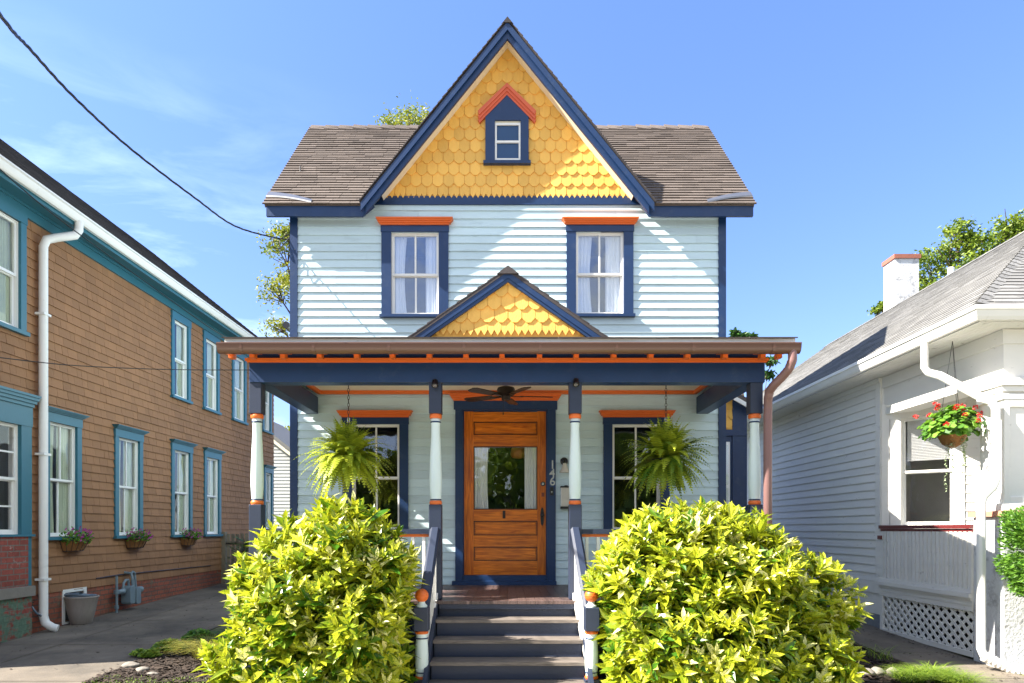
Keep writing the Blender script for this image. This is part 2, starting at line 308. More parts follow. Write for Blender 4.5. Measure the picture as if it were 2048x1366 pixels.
def split_rows(v0, v1, e): 
    n = max(1, round((v1-v0)/e)); e = (v1-v0)/n
    return [(v0+i*e, v0+(i+1)*e) for i in range(n)]
def pieces(a, b, r0, r1, holes):
    """rects of row [a,b]x[r0,r1] left after cutting holes (u0,u1,v0,v1)"""
    cuts = sorted(set([a, b]+[min(max(h[i], a), b) for h in holes for i in (0, 1) if h[2] < r1 and h[3] > r0]))
    out = []
    for p, q in zip(cuts, cuts[1:]):
        if q-p < 1e-4: continue
        lo, hi = [(r0, r1)], None
        segs = [(r0, r1)]
        for h in holes:
            if h[0] < (p+q)/2 < h[1] and h[2] < r1 and h[3] > r0:
                ns = []
                for s0, s1 in segs:
                    if h[2] > s0: ns.append((s0, min(h[2], s1)))
                    if h[3] < s1: ns.append((max(h[3], s0), s1))
                segs = [x for x in ns if x[1]-x[0] > 1e-4]
        for s0, s1 in segs: out.append((p, q, s0, s1))
    m = []
    for o in out:
        if m and abs(m[-1][1]-o[0]) < 1e-6 and m[-1][2:] == o[2:]: m[-1] = (m[-1][0], o[1], o[2], o[3])
        else: m.append(o)
    return m
def clapboards(mb, F, u0, u1, v0, v1, e, holes=(), blen=3.2, th=.022, wob=.002):
    for r0, r1 in split_rows(v0, v1, e):
        bo = []; x = u0
        cut = U(.5, blen)
        while x < u1-.4 and x+cut < u1-.3: bo.append((x, x+cut)); x += cut; cut = U(blen*.7, blen*1.3)
        bo.append((x, u1)); s0 = r0
        for b0, b1 in bo:
            tn = rnd(); ja, jb = U(-wob, wob), U(-wob, wob)
            for p, q, a, b in pieces(b0, b1, r0, r1, holes):
                na = th-(th-.004)*(a-r0)/(r1-r0); nb = th-(th-.004)*(b-r0)/(r1-r0)
                g = .0012; k = max(1, int((q-p)/.7))
                for i in range(k):
                    x0 = p+(q-p)*i/k; x1 = p+(q-p)*(i+1)/k
                    if i == 0: x0 += g; la = ja
                    if i == k-1: x1 -= g
                    lb = jb if i == k-1 else U(-wob, wob)
                    mb.poly([F(x0, a+la, na), F(x1, a+lb, na), F(x1, b+.003, nb), F(x0, b+.003, nb)], tn)
                    mb.poly([F(x0, a+la, .0), F(x1, a+lb, .0), F(x1, a+lb, na), F(x0, a+la, na)], tn)
                    la = lb
def backing(mb, F, u0, u1, v0, v1, holes, n0=-.12, n1=-.001):
    vs = sorted(set([v0, v1]+[h[i] for h in holes for i in (2, 3)]))
    for a, b in zip(vs, vs[1:]):
        for p, q, s0, s1 in pieces(u0, u1, a, b, holes): mb.box(F, p, q, s0, s1, n0, n1)
def shake(mb, F, u0, u1, v0, v1, e, wid=.16, holes=(), th=.016, wv=.5, lo=None, hi=None, jit=.004, gap=.0022):
    for r0, r1 in split_rows(v0, v1, e):
        for p, q, a, b in pieces(u0, u1, r0, r1, holes):
            x = p
            while x < q-1e-3:
                w = wid*U(1-wv, 1+wv); x1 = x+w
                if x1 > q-.05: x1 = q
                jb = U(-jit, jit) if a == r0 else 0; t2 = th*U(.85, 1.1)
                aa, bb = x, x1
                if lo: 
                    L_, H_ = lo((a+b)/2), hi((a+b)/2)
                    aa, bb = max(aa, L_), min(bb, H_)
                    if bb-aa < .01: x = x1; continue
                g = gap
                f = [F(aa+g, a+jb, t2), F(bb-g, a+jb, t2), F(bb-g, b+.004, .003), F(aa+g, b+.004, .003)]
                k = [F(aa+g, a+jb, -.001), F(bb-g, a+jb, -.001), F(bb-g, b+.004, -.001), F(aa+g, b+.004, -.001)]
                mb.solid(f, k, rnd()); x = x1
def scallops(mb, F, v0, v1, e, w, half, th=.020, first_zig=True, holes=()):
    rows = []; v = v0; i = 0
    while v < v1: rows.append((v, i)); v += e; i += 1
    for v, i in rows:
        hw = half(v)+w
        n = int(hw/w)+2
        for j in range(-n, n+1):
            jw = U(-.004, .004); c = (j+(.5 if i % 2 else 0))*w+U(-.002, .002); a, b = c-w/2+.0026, c+w/2-.0026; jz = U(-.003, .003)
            top = v+e*1.3
            if i == 0 and first_zig: pts = [(a, v+.055), (a+w*.25, v+jz), (c, v+.055), (c+w*.25, v+jz), (b, v+.055), (b, top), (a, top)]
            else:
                ch = w*.32; pts = [(a, v+ch), (a+ch*1.0, v+jz), (b-ch*1.0, v+jz), (b, v+ch), (b, top), (a, top)]
            out = []; bad = True
            for u, vv in pts:
                h = max(half(vv), 0); 
                if abs(u) < h: bad = False
                out.append((min(max(u, -h), h), vv))
            if bad: continue
            if any(h[0] < c < h[1] and h[2] < v+e*.5 < h[3] for h in holes): continue
            t0 = th*U(.85, 1.1)
            f = [F(u, vv, t0-(t0-.002)*(vv-v)/(top-v)) for u, vv in out]; bk = [F(u, vv, -.004) for u, vv in out]
            mb.solid(f, bk, rnd())
def curtain(F, u0, u1, v0, v1, n, amp=.012, wl=.05, sway=0, out=None, mi=0):
    mb = out or MB(); mb.mi = mi; k = max(6, int((u1-u0)/wl*8)); ph = U(0, 6)
    rows = 5
    for r_ in range(rows):
        for i in range(k):
            def P_(i, r_):
                t = i/k; g = r_/rows; uu = u0+(u1-u0)*t
                uu += sway*math.sin(g*math.pi)*t
                return F(uu, v0+(v1-v0)*g, n+amp*math.sin(ph+i/8*2*math.pi+.8*math.sin(i*.37))*(1-.3*g))
            mb.poly([P_(i, r_), P_(i+1, r_), P_(i+1, r_+1), P_(i, r_+1)])
    return mb
def window(parent, F, u0, u1, v0, v1, cas=.085, head=.08, casm='navy', crown=None, crownm='orange', crown_ext=.05, crown_h=.07, sill=.035, sillext=.02, cols=2,
           glass='glass', curt='curtain', cw=.28, meet=.5, room='room_dark', label=None, nbase=.02, mt=.035, rows=None, low_screen=False, apron=0):
    """u0..v1 is the sash opening; the casing goes round it"""
    m = MB(); c0, c1 = -.02, nbase+.018
    m.box(F, u0-cas, u0, v0, v1, c0, c1); m.box(F, u1, u1+cas, v0, v1, c0, c1)
    hx = cas+.008
    if head: m.box(F, u0-hx, u1+hx, v1, v1+head, c0, c1+.008)
    w = m.build('window', casm, parent, label=label)
    s = MB(); s.box(F, u0-cas-sillext, u1+cas+sillext, v0-sill, v0, c0, c1+.035)
    if apron: s.box(F, u0-cas, u1+cas, v0-sill-apron, v0-sill-.001, c0, c1)
    s.build('sill', casm, w)
    if crown:
        k = MB(); e = crown_ext; base = v1+head; a = u0-hx; b = u1+hx
        for i, (dv0, dv1, n_, ex) in enumerate(((0, .28, .03, .004), (.28, .55, .05, .5), (.55, .8, .07, .8), (.8, 1, .085, 1))):
            k.prism(F, [(a-e*ex*(.75 if i else 1), base+crown_h*dv0), (b+e*ex*(.75 if i else 1), base+crown_h*dv0), (b+e*ex, base+crown_h*dv1), (a-e*ex, base+crown_h*dv1)], c0, c1+n_)
        k.build('window_crown', crownm, w)
    vm = v0+(v1-v0)*meet; s = MB(); ft = mt
    for (a, b, n_, bot) in ((vm-.012, v1, -.018, ft*.8), (v0, vm+.012, -.05, ft*1.4)):
        s.box(F, u0, u0+ft, a, b, n_-.03, n_); s.box(F, u1-ft, u1, a, b, n_-.03, n_)
        s.box(F, u0+ft, u1-ft, a, a+bot, n_-.03, n_-.0005); s.box(F, u0+ft, u1-ft, b-ft*.9, b, n_-.03, n_-.0005)
        for i in range(1, cols):
            uc = u0+(u1-u0)*i/cols; s.box(F, uc-.011, uc+.011, a+bot, b-ft*.9, n_-.026, n_-.003)
        if rows:
            for i in range(1, rows):
                vc = a+(b-a)*i/rows; s.box(F, u0+ft, u1-ft, vc-.011, vc+.011, n_-.024, n_-.004)
    s.box(F, u0, u0+.012, v0, v1, -.119, -.001); s.box(F, u1-.012, u1, v0, v1, -.119, -.001); s.box(F, u0+.012, u1-.012, v1-.012, v1, -.119, -.001); s.box(F, u0+.012, u1-.012, v0, v0+.01, -.119, -.001)
    s.build('sash', 'white', w)
    g = MB(); g.box(F, u0+ft*.6, u1-ft*.6, vm, v1-ft*.6, -.036, -.032); g.box(F, u0+ft*.6, u1-ft*.6, v0+ft, vm, -.068, -.064)
    g.build('pane', glass, w)
    if curt:
        k = MB(); W_ = (u1-u0)
        curtain(F, u0+.015, u0+W_*cw, v0+.02, v1-.02, -.095, out=k, sway=-.03); k.build('curtain', curt, w)
        k = MB(); curtain(F, u1-W_*cw, u1-.015, v0+.02, v1-.02, -.095, out=k, sway=.0); k.build('curtain', curt, w)
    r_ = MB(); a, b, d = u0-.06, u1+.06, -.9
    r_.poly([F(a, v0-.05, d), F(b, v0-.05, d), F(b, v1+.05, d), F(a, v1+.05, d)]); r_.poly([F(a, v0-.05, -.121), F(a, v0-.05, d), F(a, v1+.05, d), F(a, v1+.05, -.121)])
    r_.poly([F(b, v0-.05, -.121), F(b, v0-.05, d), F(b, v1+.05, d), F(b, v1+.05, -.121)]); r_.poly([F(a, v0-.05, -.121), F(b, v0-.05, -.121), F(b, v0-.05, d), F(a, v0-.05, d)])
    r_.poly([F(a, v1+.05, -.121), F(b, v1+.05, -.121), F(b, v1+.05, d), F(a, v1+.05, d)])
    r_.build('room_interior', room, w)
    return w

# ============================================================= GROUND
def strip(mb, x0, x1, y0, y1, dz=0, n=1, th=None):
    ys = [y0]+[y for y in (6, 10, 14, 18, 22) if y0 < y < y1]+[y1]
    for a, b in zip(ys, ys[1:]): mb.poly([(x0, a, gz(a)+dz), (x1, a, gz(a)+dz), (x1, b, gz(b)+dz), (x0, b, gz(b)+dz)])
g = MB(); strip(g, -300, 300, 1.2, 400); g.poly([(-300, 1.2, -1.53), (300, 1.2, -1.53), (300, 1.2, -1.66), (-300, 1.2, -1.66)]); g.poly([(-300, -300, -1.66), (300, -300, -1.66), (300, 1.2, -1.66), (-300, 1.2, -1.66)])
g.build('ground', 'ground_soil', kind='structure')
g = MB(); g.poly([(-60, -1.2, -1.526), (60, -1.2, -1.526), (60, 3.2, -1.526), (-60, 3.2, -1.526)]); g.poly([(-60, -1.2, -1.53), (60, -1.2, -1.53), (60, -1.2, -1.7), (-60, -1.2, -1.7)])
g.build('pavement', 'concrete_light', kind='structure')
g = MB(); g.poly([(-60, -9, -1.656), (60, -9, -1.656), (60, -1.2, -1.656), (-60, -1.2, -1.656)]); g.build('road', 'road_asphalt', kind='structure')
g = MB()
xs = -4.12
yy = 3.2
while yy < 15.2:
    y2 = min(yy+1.75, 15.2)
    for (a, b) in ((-6.95, -5.55), (-5.54, xs)):
        g.poly([(a, yy, gz(yy)+.010+U(0, .004)), (b, yy, gz(yy)+.012), (b, y2-.012, gz(y2)+.012), (a, y2-.012, gz(y2)+.010)])
    yy = y2
g.build('driveway', 'concrete', kind='structure')
g = MB(); yy = 3.2
while yy < 16:
    y2 = min(yy+1.2, 16); g.poly([(4.35, yy, gz(yy)+.012), (5.2, yy, gz(yy)+.012), (5.2, y2-.012, gz(y2)+.012), (4.35, y2-.012, gz(y2)+.012)]); yy = y2
g.build('path', 'concrete', kind='structure')
g = MB(); g.poly([(-.9, 3.2, -1.518), (.9, 3.2, -1.518), (.9, 5.8, -1.518), (-.9, 5.8, -1.518)]); g.build('front_path', 'concrete_light', kind='structure')
# mulch beds: base sheet plus thousands of bark chips
def mulch(name, x0, x1, y0, y1, n):
    m = MB(); strip(m, x0, x1, y0, y1, .006)
    for i in range(n):
        x, y = U(x0, x1), U(y0, y1); z = gz(y)+U(.01, .03); a = U(0, 6.3); l_, w_ = U(.02, .06), U(.006, .015)
        d = Vector((math.cos(a), math.sin(a), U(-.3, .3)))*l_; s_ = Vector((-math.sin(a), math.cos(a), U(-.3, .3)))*w_; p = Vector((x, y, z))
        m.poly([p-d-s_, p+d-s_, p+d+s_, p-d+s_], rnd())
    m.build(name, 'mulch', kind='stuff', label='dark shredded bark mulch in the planting bed', cat='mulch') if name == 'mulch' else m.build(name, 'mulch', kind='stuff', label='dark bark mulch beside the right-hand path', cat='mulch')
mulch('mulch', -4.1, -2.62, 6.6, 9.0, 11000)
mulch('mulch_bed', 2.7, 4.33, 5.2, 9.0, 4000)

# ============================================================= MAIN HOUSE
YW = 8.86; S0 = FP/YW
def fu(px): return (px-VX)/S0
def fv(py): return (VY-py)/S0
F0 = Frame((0, YW, 0), (1, 0, 0), (0, 0, 1), (0, -1, 0))
house = empty('painted_house', (0, YW, gz(YW)), 'pale aqua clapboard house with yellow shingled front gable and navy and orange trim', 'house')
XL, XR = fu(583), fu(1449)
ZF = -.72                                     # porch floor (relative to the eye)
up_z0, up_z1 = fv(672), fv(409)
W_UL = (fu(783), fu(878), fv(631), fv(466)); W_UR = (fu(1151.5), fu(1247), fv(630), fv(465))
W_LL = (fu(704), fu(799.5), fv(1062), fv(849)); W_LR = (fu(1224), fu(1320.5), fv(1062), fv(849))
DOOR = (fu(926), fu(1094), ZF, fv(820))
holes = [W_UL, W_UR, W_LL, W_LR, DOOR]
w = MB(); clapboards(w, F0, XL+.07, XR-.07, ZF+.0, up_z1+.02, .1062, holes)
wall = w.build('wall', 'siding', house)
w = MB(); backing(w, F0, XL, XR, -1.5, up_z1+.02, holes)
w.wbox(XL, XL+.12, YW+.12, YW+6.2, gz(9), 4.2); w.wbox(XR-.12, XR, YW+.12, YW+6.2, gz(9), 4.2); w.wbox(XL, XR, YW+6.2, YW+6.3, gz(9), 4.2)
# side gable ends closed up to the ridge
for xa in (XL, XR-.12): w.solid([(xa, YW+.05, 4.18), (xa, 10.75, 6.15), (xa, 12.7, 4.18)], [(xa+.12, YW+.05, 4.18), (xa+.12, 10.75, 6.15), (xa+.12, 12.7, 4.18)])
w.build('shell', 'siding', wall)
for a, b in ((XL-.012, XL+.085), (XR-.085, XR+.012)): w = MB(); w.box(F0, a, b, -1.5, fv(420), -.1, .03); w.build('corner_board', 'navy', wall)
# gable
GP = 6.16                                      # wall peak
def ghalf(v): return max(0, (fv(82)-v)/1.235)
gw = MB(); g0 = fv(397)
scallops(gw, Frame((PX(1015, YW), YW, 0), (1, 0, 0), (0, 0, 1), (0, -1, 0)), g0, fv(78), .149, .139, lambda v: ghalf(v)+.02, holes=[(-.26, .26, fv(330), fv(236))])
gw.prism(F0, [(-1.75, fv(405)), (1.75, fv(405)), (0, fv(405)+1.66*1.235)], -.05, -.003)
gw.build('gable_shingles', 'yellow', house)
w = MB(); w.box(F0, fu(735), fu(1296), fv(409), fv(393), -.02, .016); w.box(F0, fu(735), fu(1296), fv(411), fv(408), -.02, .03); w.build('frieze_board', 'navy', house)
# little attic window with pediment
aw = MB(); u0, u1, v0, v1 = fu(990), fu(1041), fv(323), fv(249)
a0, a1 = fu(971), fu(1057)
aw.box(F0, a0, u0, v0-.02, fv(237), -.01, .05); aw.box(F0, u1, a1, v0-.02, fv(237), -.01, .05); aw.box(F0, u0, u1, v1+.03, fv(237), -.01, .05)
aw.prism(F0, [(a0, fv(237)), (a1, fv(237)), (fu(1066), fv(232)), (fu(1014), fv(184)), (fu(962), fv(232))], -.01, .047)
attic = aw.build('attic_window', 'navy', house)
aw = MB(); aw.box(F0, fu(967), fu(1061), fv(332), v0-.02, -.01, .075); aw.build('sill', 'navy', attic)
aw = MB(); aw.box(F0, u0, u1, v1, v1+.03, -.01, .02); aw.build('reveal', 'cream', attic)
aw = MB(); t_ = .024
aw.box(F0, u0, u0+t_, v0, v1, .0, .035); aw.box(F0, u1-t_, u1, v0, v1, 0, .035); aw.box(F0, u0+t_, u1-t_, v0-.019, v0+t_, 0, .034); aw.box(F0, u0+t_, u1-t_, v1-t_, v1-.001, 0, .034)
aw.box(F0, u0+t_, u1-t_, (v0+v1)/2-.013, (v0+v1)/2+.013, 0, .034); aw.build('sash', 'white', attic)
aw = MB(); aw.box(F0, u0+t_, u1-t_, v0+t_, v1-t_, .001, .012); aw.build('pane', 'blue_reflection', attic)
aw = MB()
for sgn in (-1, 1):
    for k_, (o0, o1, n_) in enumerate(((0, .038, .085), (.039, .07, .07), (.071, .10, .055))):
        ax = fu(1014); az = fv(173.6); ex = .375; ez = .36
        q = [(ax, az-o0*1.35), (ax+sgn*ex, az-ez-o0*1.35), (ax+sgn*(ex-.02), az-ez-o1*1.35), (ax, az-o1*1.35)]
        if sgn < 0: q = q[::-1]
        aw.prism(F0, q, -.01, n_)
aw.build('pediment', 'coral', attic)
# roof
RY, RZ = 10.75, 6.34; EY, EZ = 8.66, 4.13; pitch = math.atan2(RZ-EZ, RY-EY); RL = math.hypot(RZ-EZ, RY-EY)
x0r, x1r = -3.115, 3.15
rb = MB()
FR = Frame((0, EY, EZ), (1, 0, 0), (0, math.cos(pitch), math.sin(pitch)), (0, -math.sin(pitch), math.cos(pitch)))
gxh = lambda v: (PZ(40, 8.6)-(EZ+v*math.sin(pitch)))/1.232-.06
GXC = PX(1015, 8.6)
rb.prism(FR, [(x0r+.02, 0), (GXC-gxh(0), 0), (GXC-gxh(RL), RL), (x0r+.02, RL)], -.05, -.012); rb.prism(FR, [(GXC+gxh(0), 0), (x1r-.02, 0), (x1r-.02, RL), (GXC+gxh(RL), RL)], -.05, -.012)
FRb = Frame((0, 2*RY-EY, EZ), (-1, 0, 0), (0, -math.cos(pitch), math.sin(pitch)), (0, math.sin(pitch), math.cos(pitch)))
rb.box(FRb, -x1r+.02, -x0r-.02, 0, RL, -.05, -.0)
shake(rb, FR, x0r, 0, -.02, RL, .088, .26, th=.019, wv=.35, lo=lambda v: -9, hi=lambda v: GXC-gxh(v))
shake(rb, FR, 0, x1r, -.02, RL, .088, .26, th=.019, wv=.35, lo=lambda v: GXC+gxh(v), hi=lambda v: 9)
# ridge cap
for i in range(28):
    xa = x0r+.02+i*.222; jz_ = U(-.004, .008)
    if xa > x1r-.1: break
    rb.solid([(xa, RY-.11, RZ-.085+jz_), (xa, RY, RZ+.03+jz_), (xa, RY+.11, RZ-.085+jz_)], [(min(xa+.24, x1r), RY-.11, RZ-.1), (min(xa+.24, x1r), RY, RZ+.012), (min(xa+.24, x1r), RY+.11, RZ-.1)], rnd())
roof = rb.build('roof', 'asphalt_brown', house)
# front gable roof
PKX = PX(1015, 8.6); PKZ = PZ(40, 8.6); GS = 1.232; GX = 1.855
gr = MB(); ga = math.atan(GS); GL = GX/math.cos(ga)
for sgn in (-1, 1):
    if sgn > 0: Fg = Frame((PKX, 8.56, PKZ), (0, 1, 0), (-math.cos(ga), 0, math.sin(ga)), (math.sin(ga), 0, math.cos(ga))); shake(gr, Fg, 0, 2.3, -GL-.01, 0, .10, .26, th=.014, wv=.3); gr.box(Fg, .03, 2.3, -GL, 0, -.03, -.001)
    else: Fg = Frame((PKX, 8.56, PKZ), (0, -1, 0), (math.cos(ga), 0, math.sin(ga)), (-math.sin(ga), 0, math.cos(ga))); shake(gr, Fg, -2.3, 0, -GL-.01, 0, .10, .26, th=.014, wv=.3); gr.box(Fg, -2.3, -.03, -GL, 0, -.03, -.001)
gr.solid([(PKX-.06, 8.555, PKZ-.06), (PKX, 8.555, PKZ+.014), (PKX+.06, 8.555, PKZ-.06)], [(PKX-.06, 10.8, PKZ-.06), (PKX, 10.8, PKZ+.014), (PKX+.06, 10.8, PKZ-.06)], .0)
gr.build('gable_roof', 'asphalt_dark', roof)
def rake(mb, px_, pz_, half, slope, d0, d1, y0, y1, botcut=0):
    """board parallel to the rake, from d0 to d1 below the roof line measured vertically"""
    for sgn in (-1, 1):
        q = [(px_, pz_-d0), (px_+sgn*half, pz_-d0-half*slope), (px_+sgn*half, pz_-d1-half*slope), (px_, pz_-d1)]
        if sgn > 0: q = q[::-1]
        mb.prism(WF, q, -y1, -y0)
k = MB(); rake(k, PKX, PKZ, GX-.01, GS, .04, .14, 8.57, 8.61); rake(k, PKX, PKZ, GX-.07, GS, .11, .235, 8.6, 8.64)
k.build('rake_board', 'navy', roof)
k = MB(); rake(k, PKX, PKZ, GX-.25, GS, .16, .18, 8.641, 8.85); k.build('soffit', 'cream', roof)
for a, b in ((x0r+.04, -1.79), (1.80, x1r-.03)):
    k = MB()
    if a < 0: q = [(a, EZ-.15), (b-.06, EZ-.15), (b+.09, EZ-.02), (a, EZ-.02)]
    else: q = [(a+.0, EZ-.15), (b, EZ-.15), (b, EZ-.02), (a-.09, EZ-.02)]
    k.prism(WF, q, -8.72, -8.68); k.build('eave_fascia', 'navy', roof)
k = MB()  # sloping underside of the side eaves
for a, b in ((x0r+.05, -1.84), (1.84, x1r-.04)): k = MB(); k.box(FR, a, b, .035, .4, -.09, -.055); k.build('eave_soffit', 'navy', roof)
for a, b in ((x0r+.03, x0r+.07), (x1r-.07, x1r-.03)): k = MB(); k.box(FR, a, b, .02, RL, -.15, -.02); k.build('verge_board', 'navy', roof)
for sgn in (-1, 1):   # metal flashing at the eave ends
    k = MB(); xe = x0r if sgn < 0 else x1r; n_ = 10
    for i in range(n_):
        t0, t1 = i/n_, (i+1)/n_
        def Q(t, wv): x = xe-sgn*(-.0+.62*t); c = .21-.20*t+.02*math.sin(t*3); return FR(x, c+wv*(.12-.06*t), .024+.01*math.sin(t*3.1))
        k.poly([Q(t0, 0), Q(t1, 0), Q(t1, 1), Q(t0, 1)]); k.poly([Q(t0, 0)-Vector((0, .002, .02)), Q(t1, 0)-Vector((0, .002, .02)), Q(t1, 0), Q(t0, 0)])
    k.build('flashing', 'metal_flash', roof)
window(house, F0, *W_UL, cas=.125, head=.082, crown=True, crown_h=.075, crown_ext=.055, sill=.035, glass='glass_sky', cw=.30, room='room_mid', label='upper left window with navy casing and sheer curtains')
window(house, F0, *W_UR, cas=.122, head=.082, crown=True, crown_h=.07, crown_ext=.055, sill=.035, glass='glass_sky', cw=.36, room='room_mid', label='upper right window with navy casing and sheer curtains')
window(house, F0, *W_LL, cas=.115, head=.085, crown=True, crown_h=.08, crown_ext=.055, glass='glass', curt=None, meet=.50, label='dark porch window behind the left hanging fern')
window(house, F0, *W_LR, cas=.115, head=.085, crown=True, crown_h=.08, crown_ext=.055, glass='glass', curt=None, meet=.50, label='dark porch window behind the right hanging fern')
# ---- door
d0, d1, dz0, dz1 = fu(928), fu(1092), fv(1150), fv(822)
fr = MB(); fr.box(F0, fu(911), DOOR[0], ZF, fv(820), -.02, .045); fr.box(F0, DOOR[1], fu(1111), ZF, fv(820), -.02, .045); fr.box(F0, fu(908), fu(1114), fv(820), fv(803), -.02, .05)
fr.box(F0, DOOR[0], d0, dz0, fv(820), -.08, -.0); fr.box(F0, d1, DOOR[1], dz0, fv(820), -.08, -.0); fr.box(F0, d0, d1, dz1, DOOR[3], -.08, 0)
frame = fr.build('door_frame', 'navy', house)
fr = MB(); fr.box(F0, fu(905), fu(1112), ZF, ZF+.05, -.01, .11); fr.box(F0, DOOR[0]+.002, DOOR[1]-.002, ZF+.05, dz0-.002, -.1, .03); fr.build('threshold', 'navy', frame)
fr = MB(); base = fv(803); a, b = fu(908), fu(1114); e = .06; ch = .085
for (q0, q1, n_, ex) in ((0, .28, .03, .1), (.28, .55, .05, .5), (.55, .8, .07, .8), (.8, 1, .09, 1)):
    fr.prism(F0, [(a-e*ex*.75, base+ch*q0), (b+e*ex*.75, base+ch*q0), (b+e*ex, base+ch*q1), (a-e*ex, base+ch*q1)], -.02, .045+n_)
fr.build('door_crown', 'orange', frame)
dr = MB(); st0, st1 = fu(947), fu(1075); nb, nf = -.075, -.032
dr.box(F0, d0, st0, dz0, dz1, nb, nf, .6)
door = dr.build('door', 'door_wood', house, label='varnished orange-brown front door with square glass pane')
dr = MB(); dr.box(F0, st1, d1, dz0, dz1, nb, nf, .3); dr.build('stile', 'door_wood', door)
yv = lambda z: 740+z*.3367
rails = [(250-3, 305), (383, 452), (829, 896), (983, 1050), (1134, 1218)]; panels = [(305, 383), (896, 983), (1050, 1134)]
for i, (a, b) in enumerate(rails):
    dr = MB(); dr.box(F0, st0+.0006, st1-.0006, max(fv(yv(b)), dz0), min(fv(yv(a)), dz1), nb, nf-.0008, [.6, .4, .7, .35, .65][i]); dr.build('rail', 'door_wood_h', door)
for a, b in panels:
    dr = MB(); md_ = MB(); pa, pb = fv(yv(b)), fv(yv(a)); m_ = .028
    dr.box(F0, st0, st1, pa, pb, nb+.005, nf-.022, .4)
    for (q0, q1, q2, q3) in ((st0, st1, pa, pa+.012), (st0, st1, pb-.012, pb), (st0, st0+.012, pa+.012, pb-.012), (st1-.012, st1, pa+.012, pb-.012)): md_.box(F0, q0, q1, q2, q3, nf-.022, nf-.004, .3)
    dr.prism(F0, [(st0+m_, pa+m_), (st1-m_, pa+m_), (st1-m_, pb-m_), (st0+m_, pb-m_)], nf-.023, nf-.012, .6)
    dr.build('panel', 'door_wood_h', door); md_.build('moulding', 'door_moulding', door)
ga0, ga1 = fv(yv(829)), fv(yv(452))
dr = MB(); dr.box(F0, st0+.001, st1-.001, ga0, ga1, nf-.03, nf-.024); dr.build('pane', 'glass', door)
dr = MB(); 
for (q0, q1, q2, q3) in ((st0, st1, ga0, ga0+.012), (st0, st1, ga1-.012, ga1), (st0, st0+.01, ga0+.012, ga1-.012), (st1-.01, st1, ga0+.012, ga1-.012)): dr.box(F0, q0, q1, q2, q3, nf-.022, nf+.004, .2)
dr.build('glazing_bead', 'door_moulding', door)
W_ = st1-st0
for a, b, sw_ in ((st0, st0+W_*.23, -.015), (st1-W_*.20, st1, 0)): k = MB(); curtain(F0, a, b, ga0, ga1, -.082, .01, .035, out=k, sway=sw_); k.build('curtain', 'curtain', door)
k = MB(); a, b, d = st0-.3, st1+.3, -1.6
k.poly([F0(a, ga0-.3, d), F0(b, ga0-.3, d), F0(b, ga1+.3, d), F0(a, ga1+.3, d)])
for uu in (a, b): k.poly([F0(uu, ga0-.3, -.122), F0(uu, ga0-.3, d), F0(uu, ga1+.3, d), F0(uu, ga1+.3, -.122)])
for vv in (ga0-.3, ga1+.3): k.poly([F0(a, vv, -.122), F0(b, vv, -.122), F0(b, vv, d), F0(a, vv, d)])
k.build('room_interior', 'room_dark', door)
k = MB(); lx, lz = fu(1038), fv(898)-.0
k.lathe(lx, YW+.55, [(.012, lz+.12), (.10, lz+.07), (.115, lz-.01), (.08, lz-.06), (.01, lz-.075)][::-1], 16); k.build('indoor_lamp', 'lampglow', door, smooth=True)
k = MB(); uc, vc = fu(1084.5), fv(1033)
k.prism(F0, [(uc-.016, vc-.10), (uc, vc-.125), (uc+.016, vc-.10), (uc+.022, vc-.04), (uc+.022, vc+.05), (uc+.014, vc+.10), (uc, vc+.125), (uc-.014, vc+.10), (uc-.022, vc+.05), (uc-.022, vc-.04)], nf, nf+.008)
k.tube([F0(uc, vc+.02, nf+.008), F0(uc, vc+.02, nf+.04)], .011, 10); k.tube([F0(uc, vc+.02, nf+.035), F0(uc, vc+.02, nf+.045), F0(uc, vc+.02, nf+.062), F0(uc, vc+.02, nf+.07)], [.016, .028, .028, .014], 14)
k.build('door_handle', 'black', door, smooth='auto')
k = MB(); uc, vc = fu(1086), fv(967.5); k.tube([F0(uc, vc, nf), F0(uc, vc, nf+.006)], .03, 18); k.build('lock_ring', 'black', door)
k = MB(); k.tube([F0(uc, vc, nf+.006), F0(uc, vc, nf+.02)], [.023, .018], 18); k.build('deadbolt', 'steel', door)
k = MB(); uc, vc = fu(1086), fv(989); k.box(F0, uc-.018, uc+.018, vc-.026, vc+.026, nf, nf+.007); k.build('lock_plate', 'rust', door)
k = MB(); uc, vc = fu(1008), fv(1029); k.box(F0, uc-.018, uc+.018, vc-.05, vc+.05, nf, nf+.006); k.tube([F0(uc-.012, vc+.035, nf+.012), F0(uc-.014, vc-.02, nf+.02), F0(uc, vc-.035, nf+.022), F0(uc+.014, vc-.02, nf+.02), F0(uc+.012, vc+.035, nf+.012)], .004, 6); k.build('knocker', 'bronze', door)
def textmesh(s, size, M, name, matname, parent, ext=.004):
    cu = bpy.data.curves.new('t', 'FONT'); cu.body = s; cu.size = size; cu.extrude = ext; cu.align_x = 'CENTER'; cu.offset = .0015
    o = bpy.data.objects.new('t', cu); C.objects.link(o); dg = bpy.context.evaluated_depsgraph_get()
    me = bpy.data.meshes.new_from_object(o.evaluated_get(dg)); bpy.data.objects.remove(o)
    r_ = parent
    while r_.parent: r_ = r_.parent
    me.transform(Matrix.Translation(-(Vector(r_.location)-Vector((0, 0, ZC))))@M); me.materials.clear(); me.materials.append(MATS[matname]); me.name = name
    ob = bpy.data.objects.new(name, me); C.objects.link(ob); ob.parent = parent; return ob
for ch_, px_, py_ in (('1', 1104.5, 938), ('4', 1104, 955), ('6', 1104.5, 971)):
    M = Matrix.Translation(F0(fu(px_), fv(py_), .05))@Matrix.Rotation(R(90), 4, 'X'); textmesh(ch_, .155, M, 'house_number', 'digit_metal', frame)
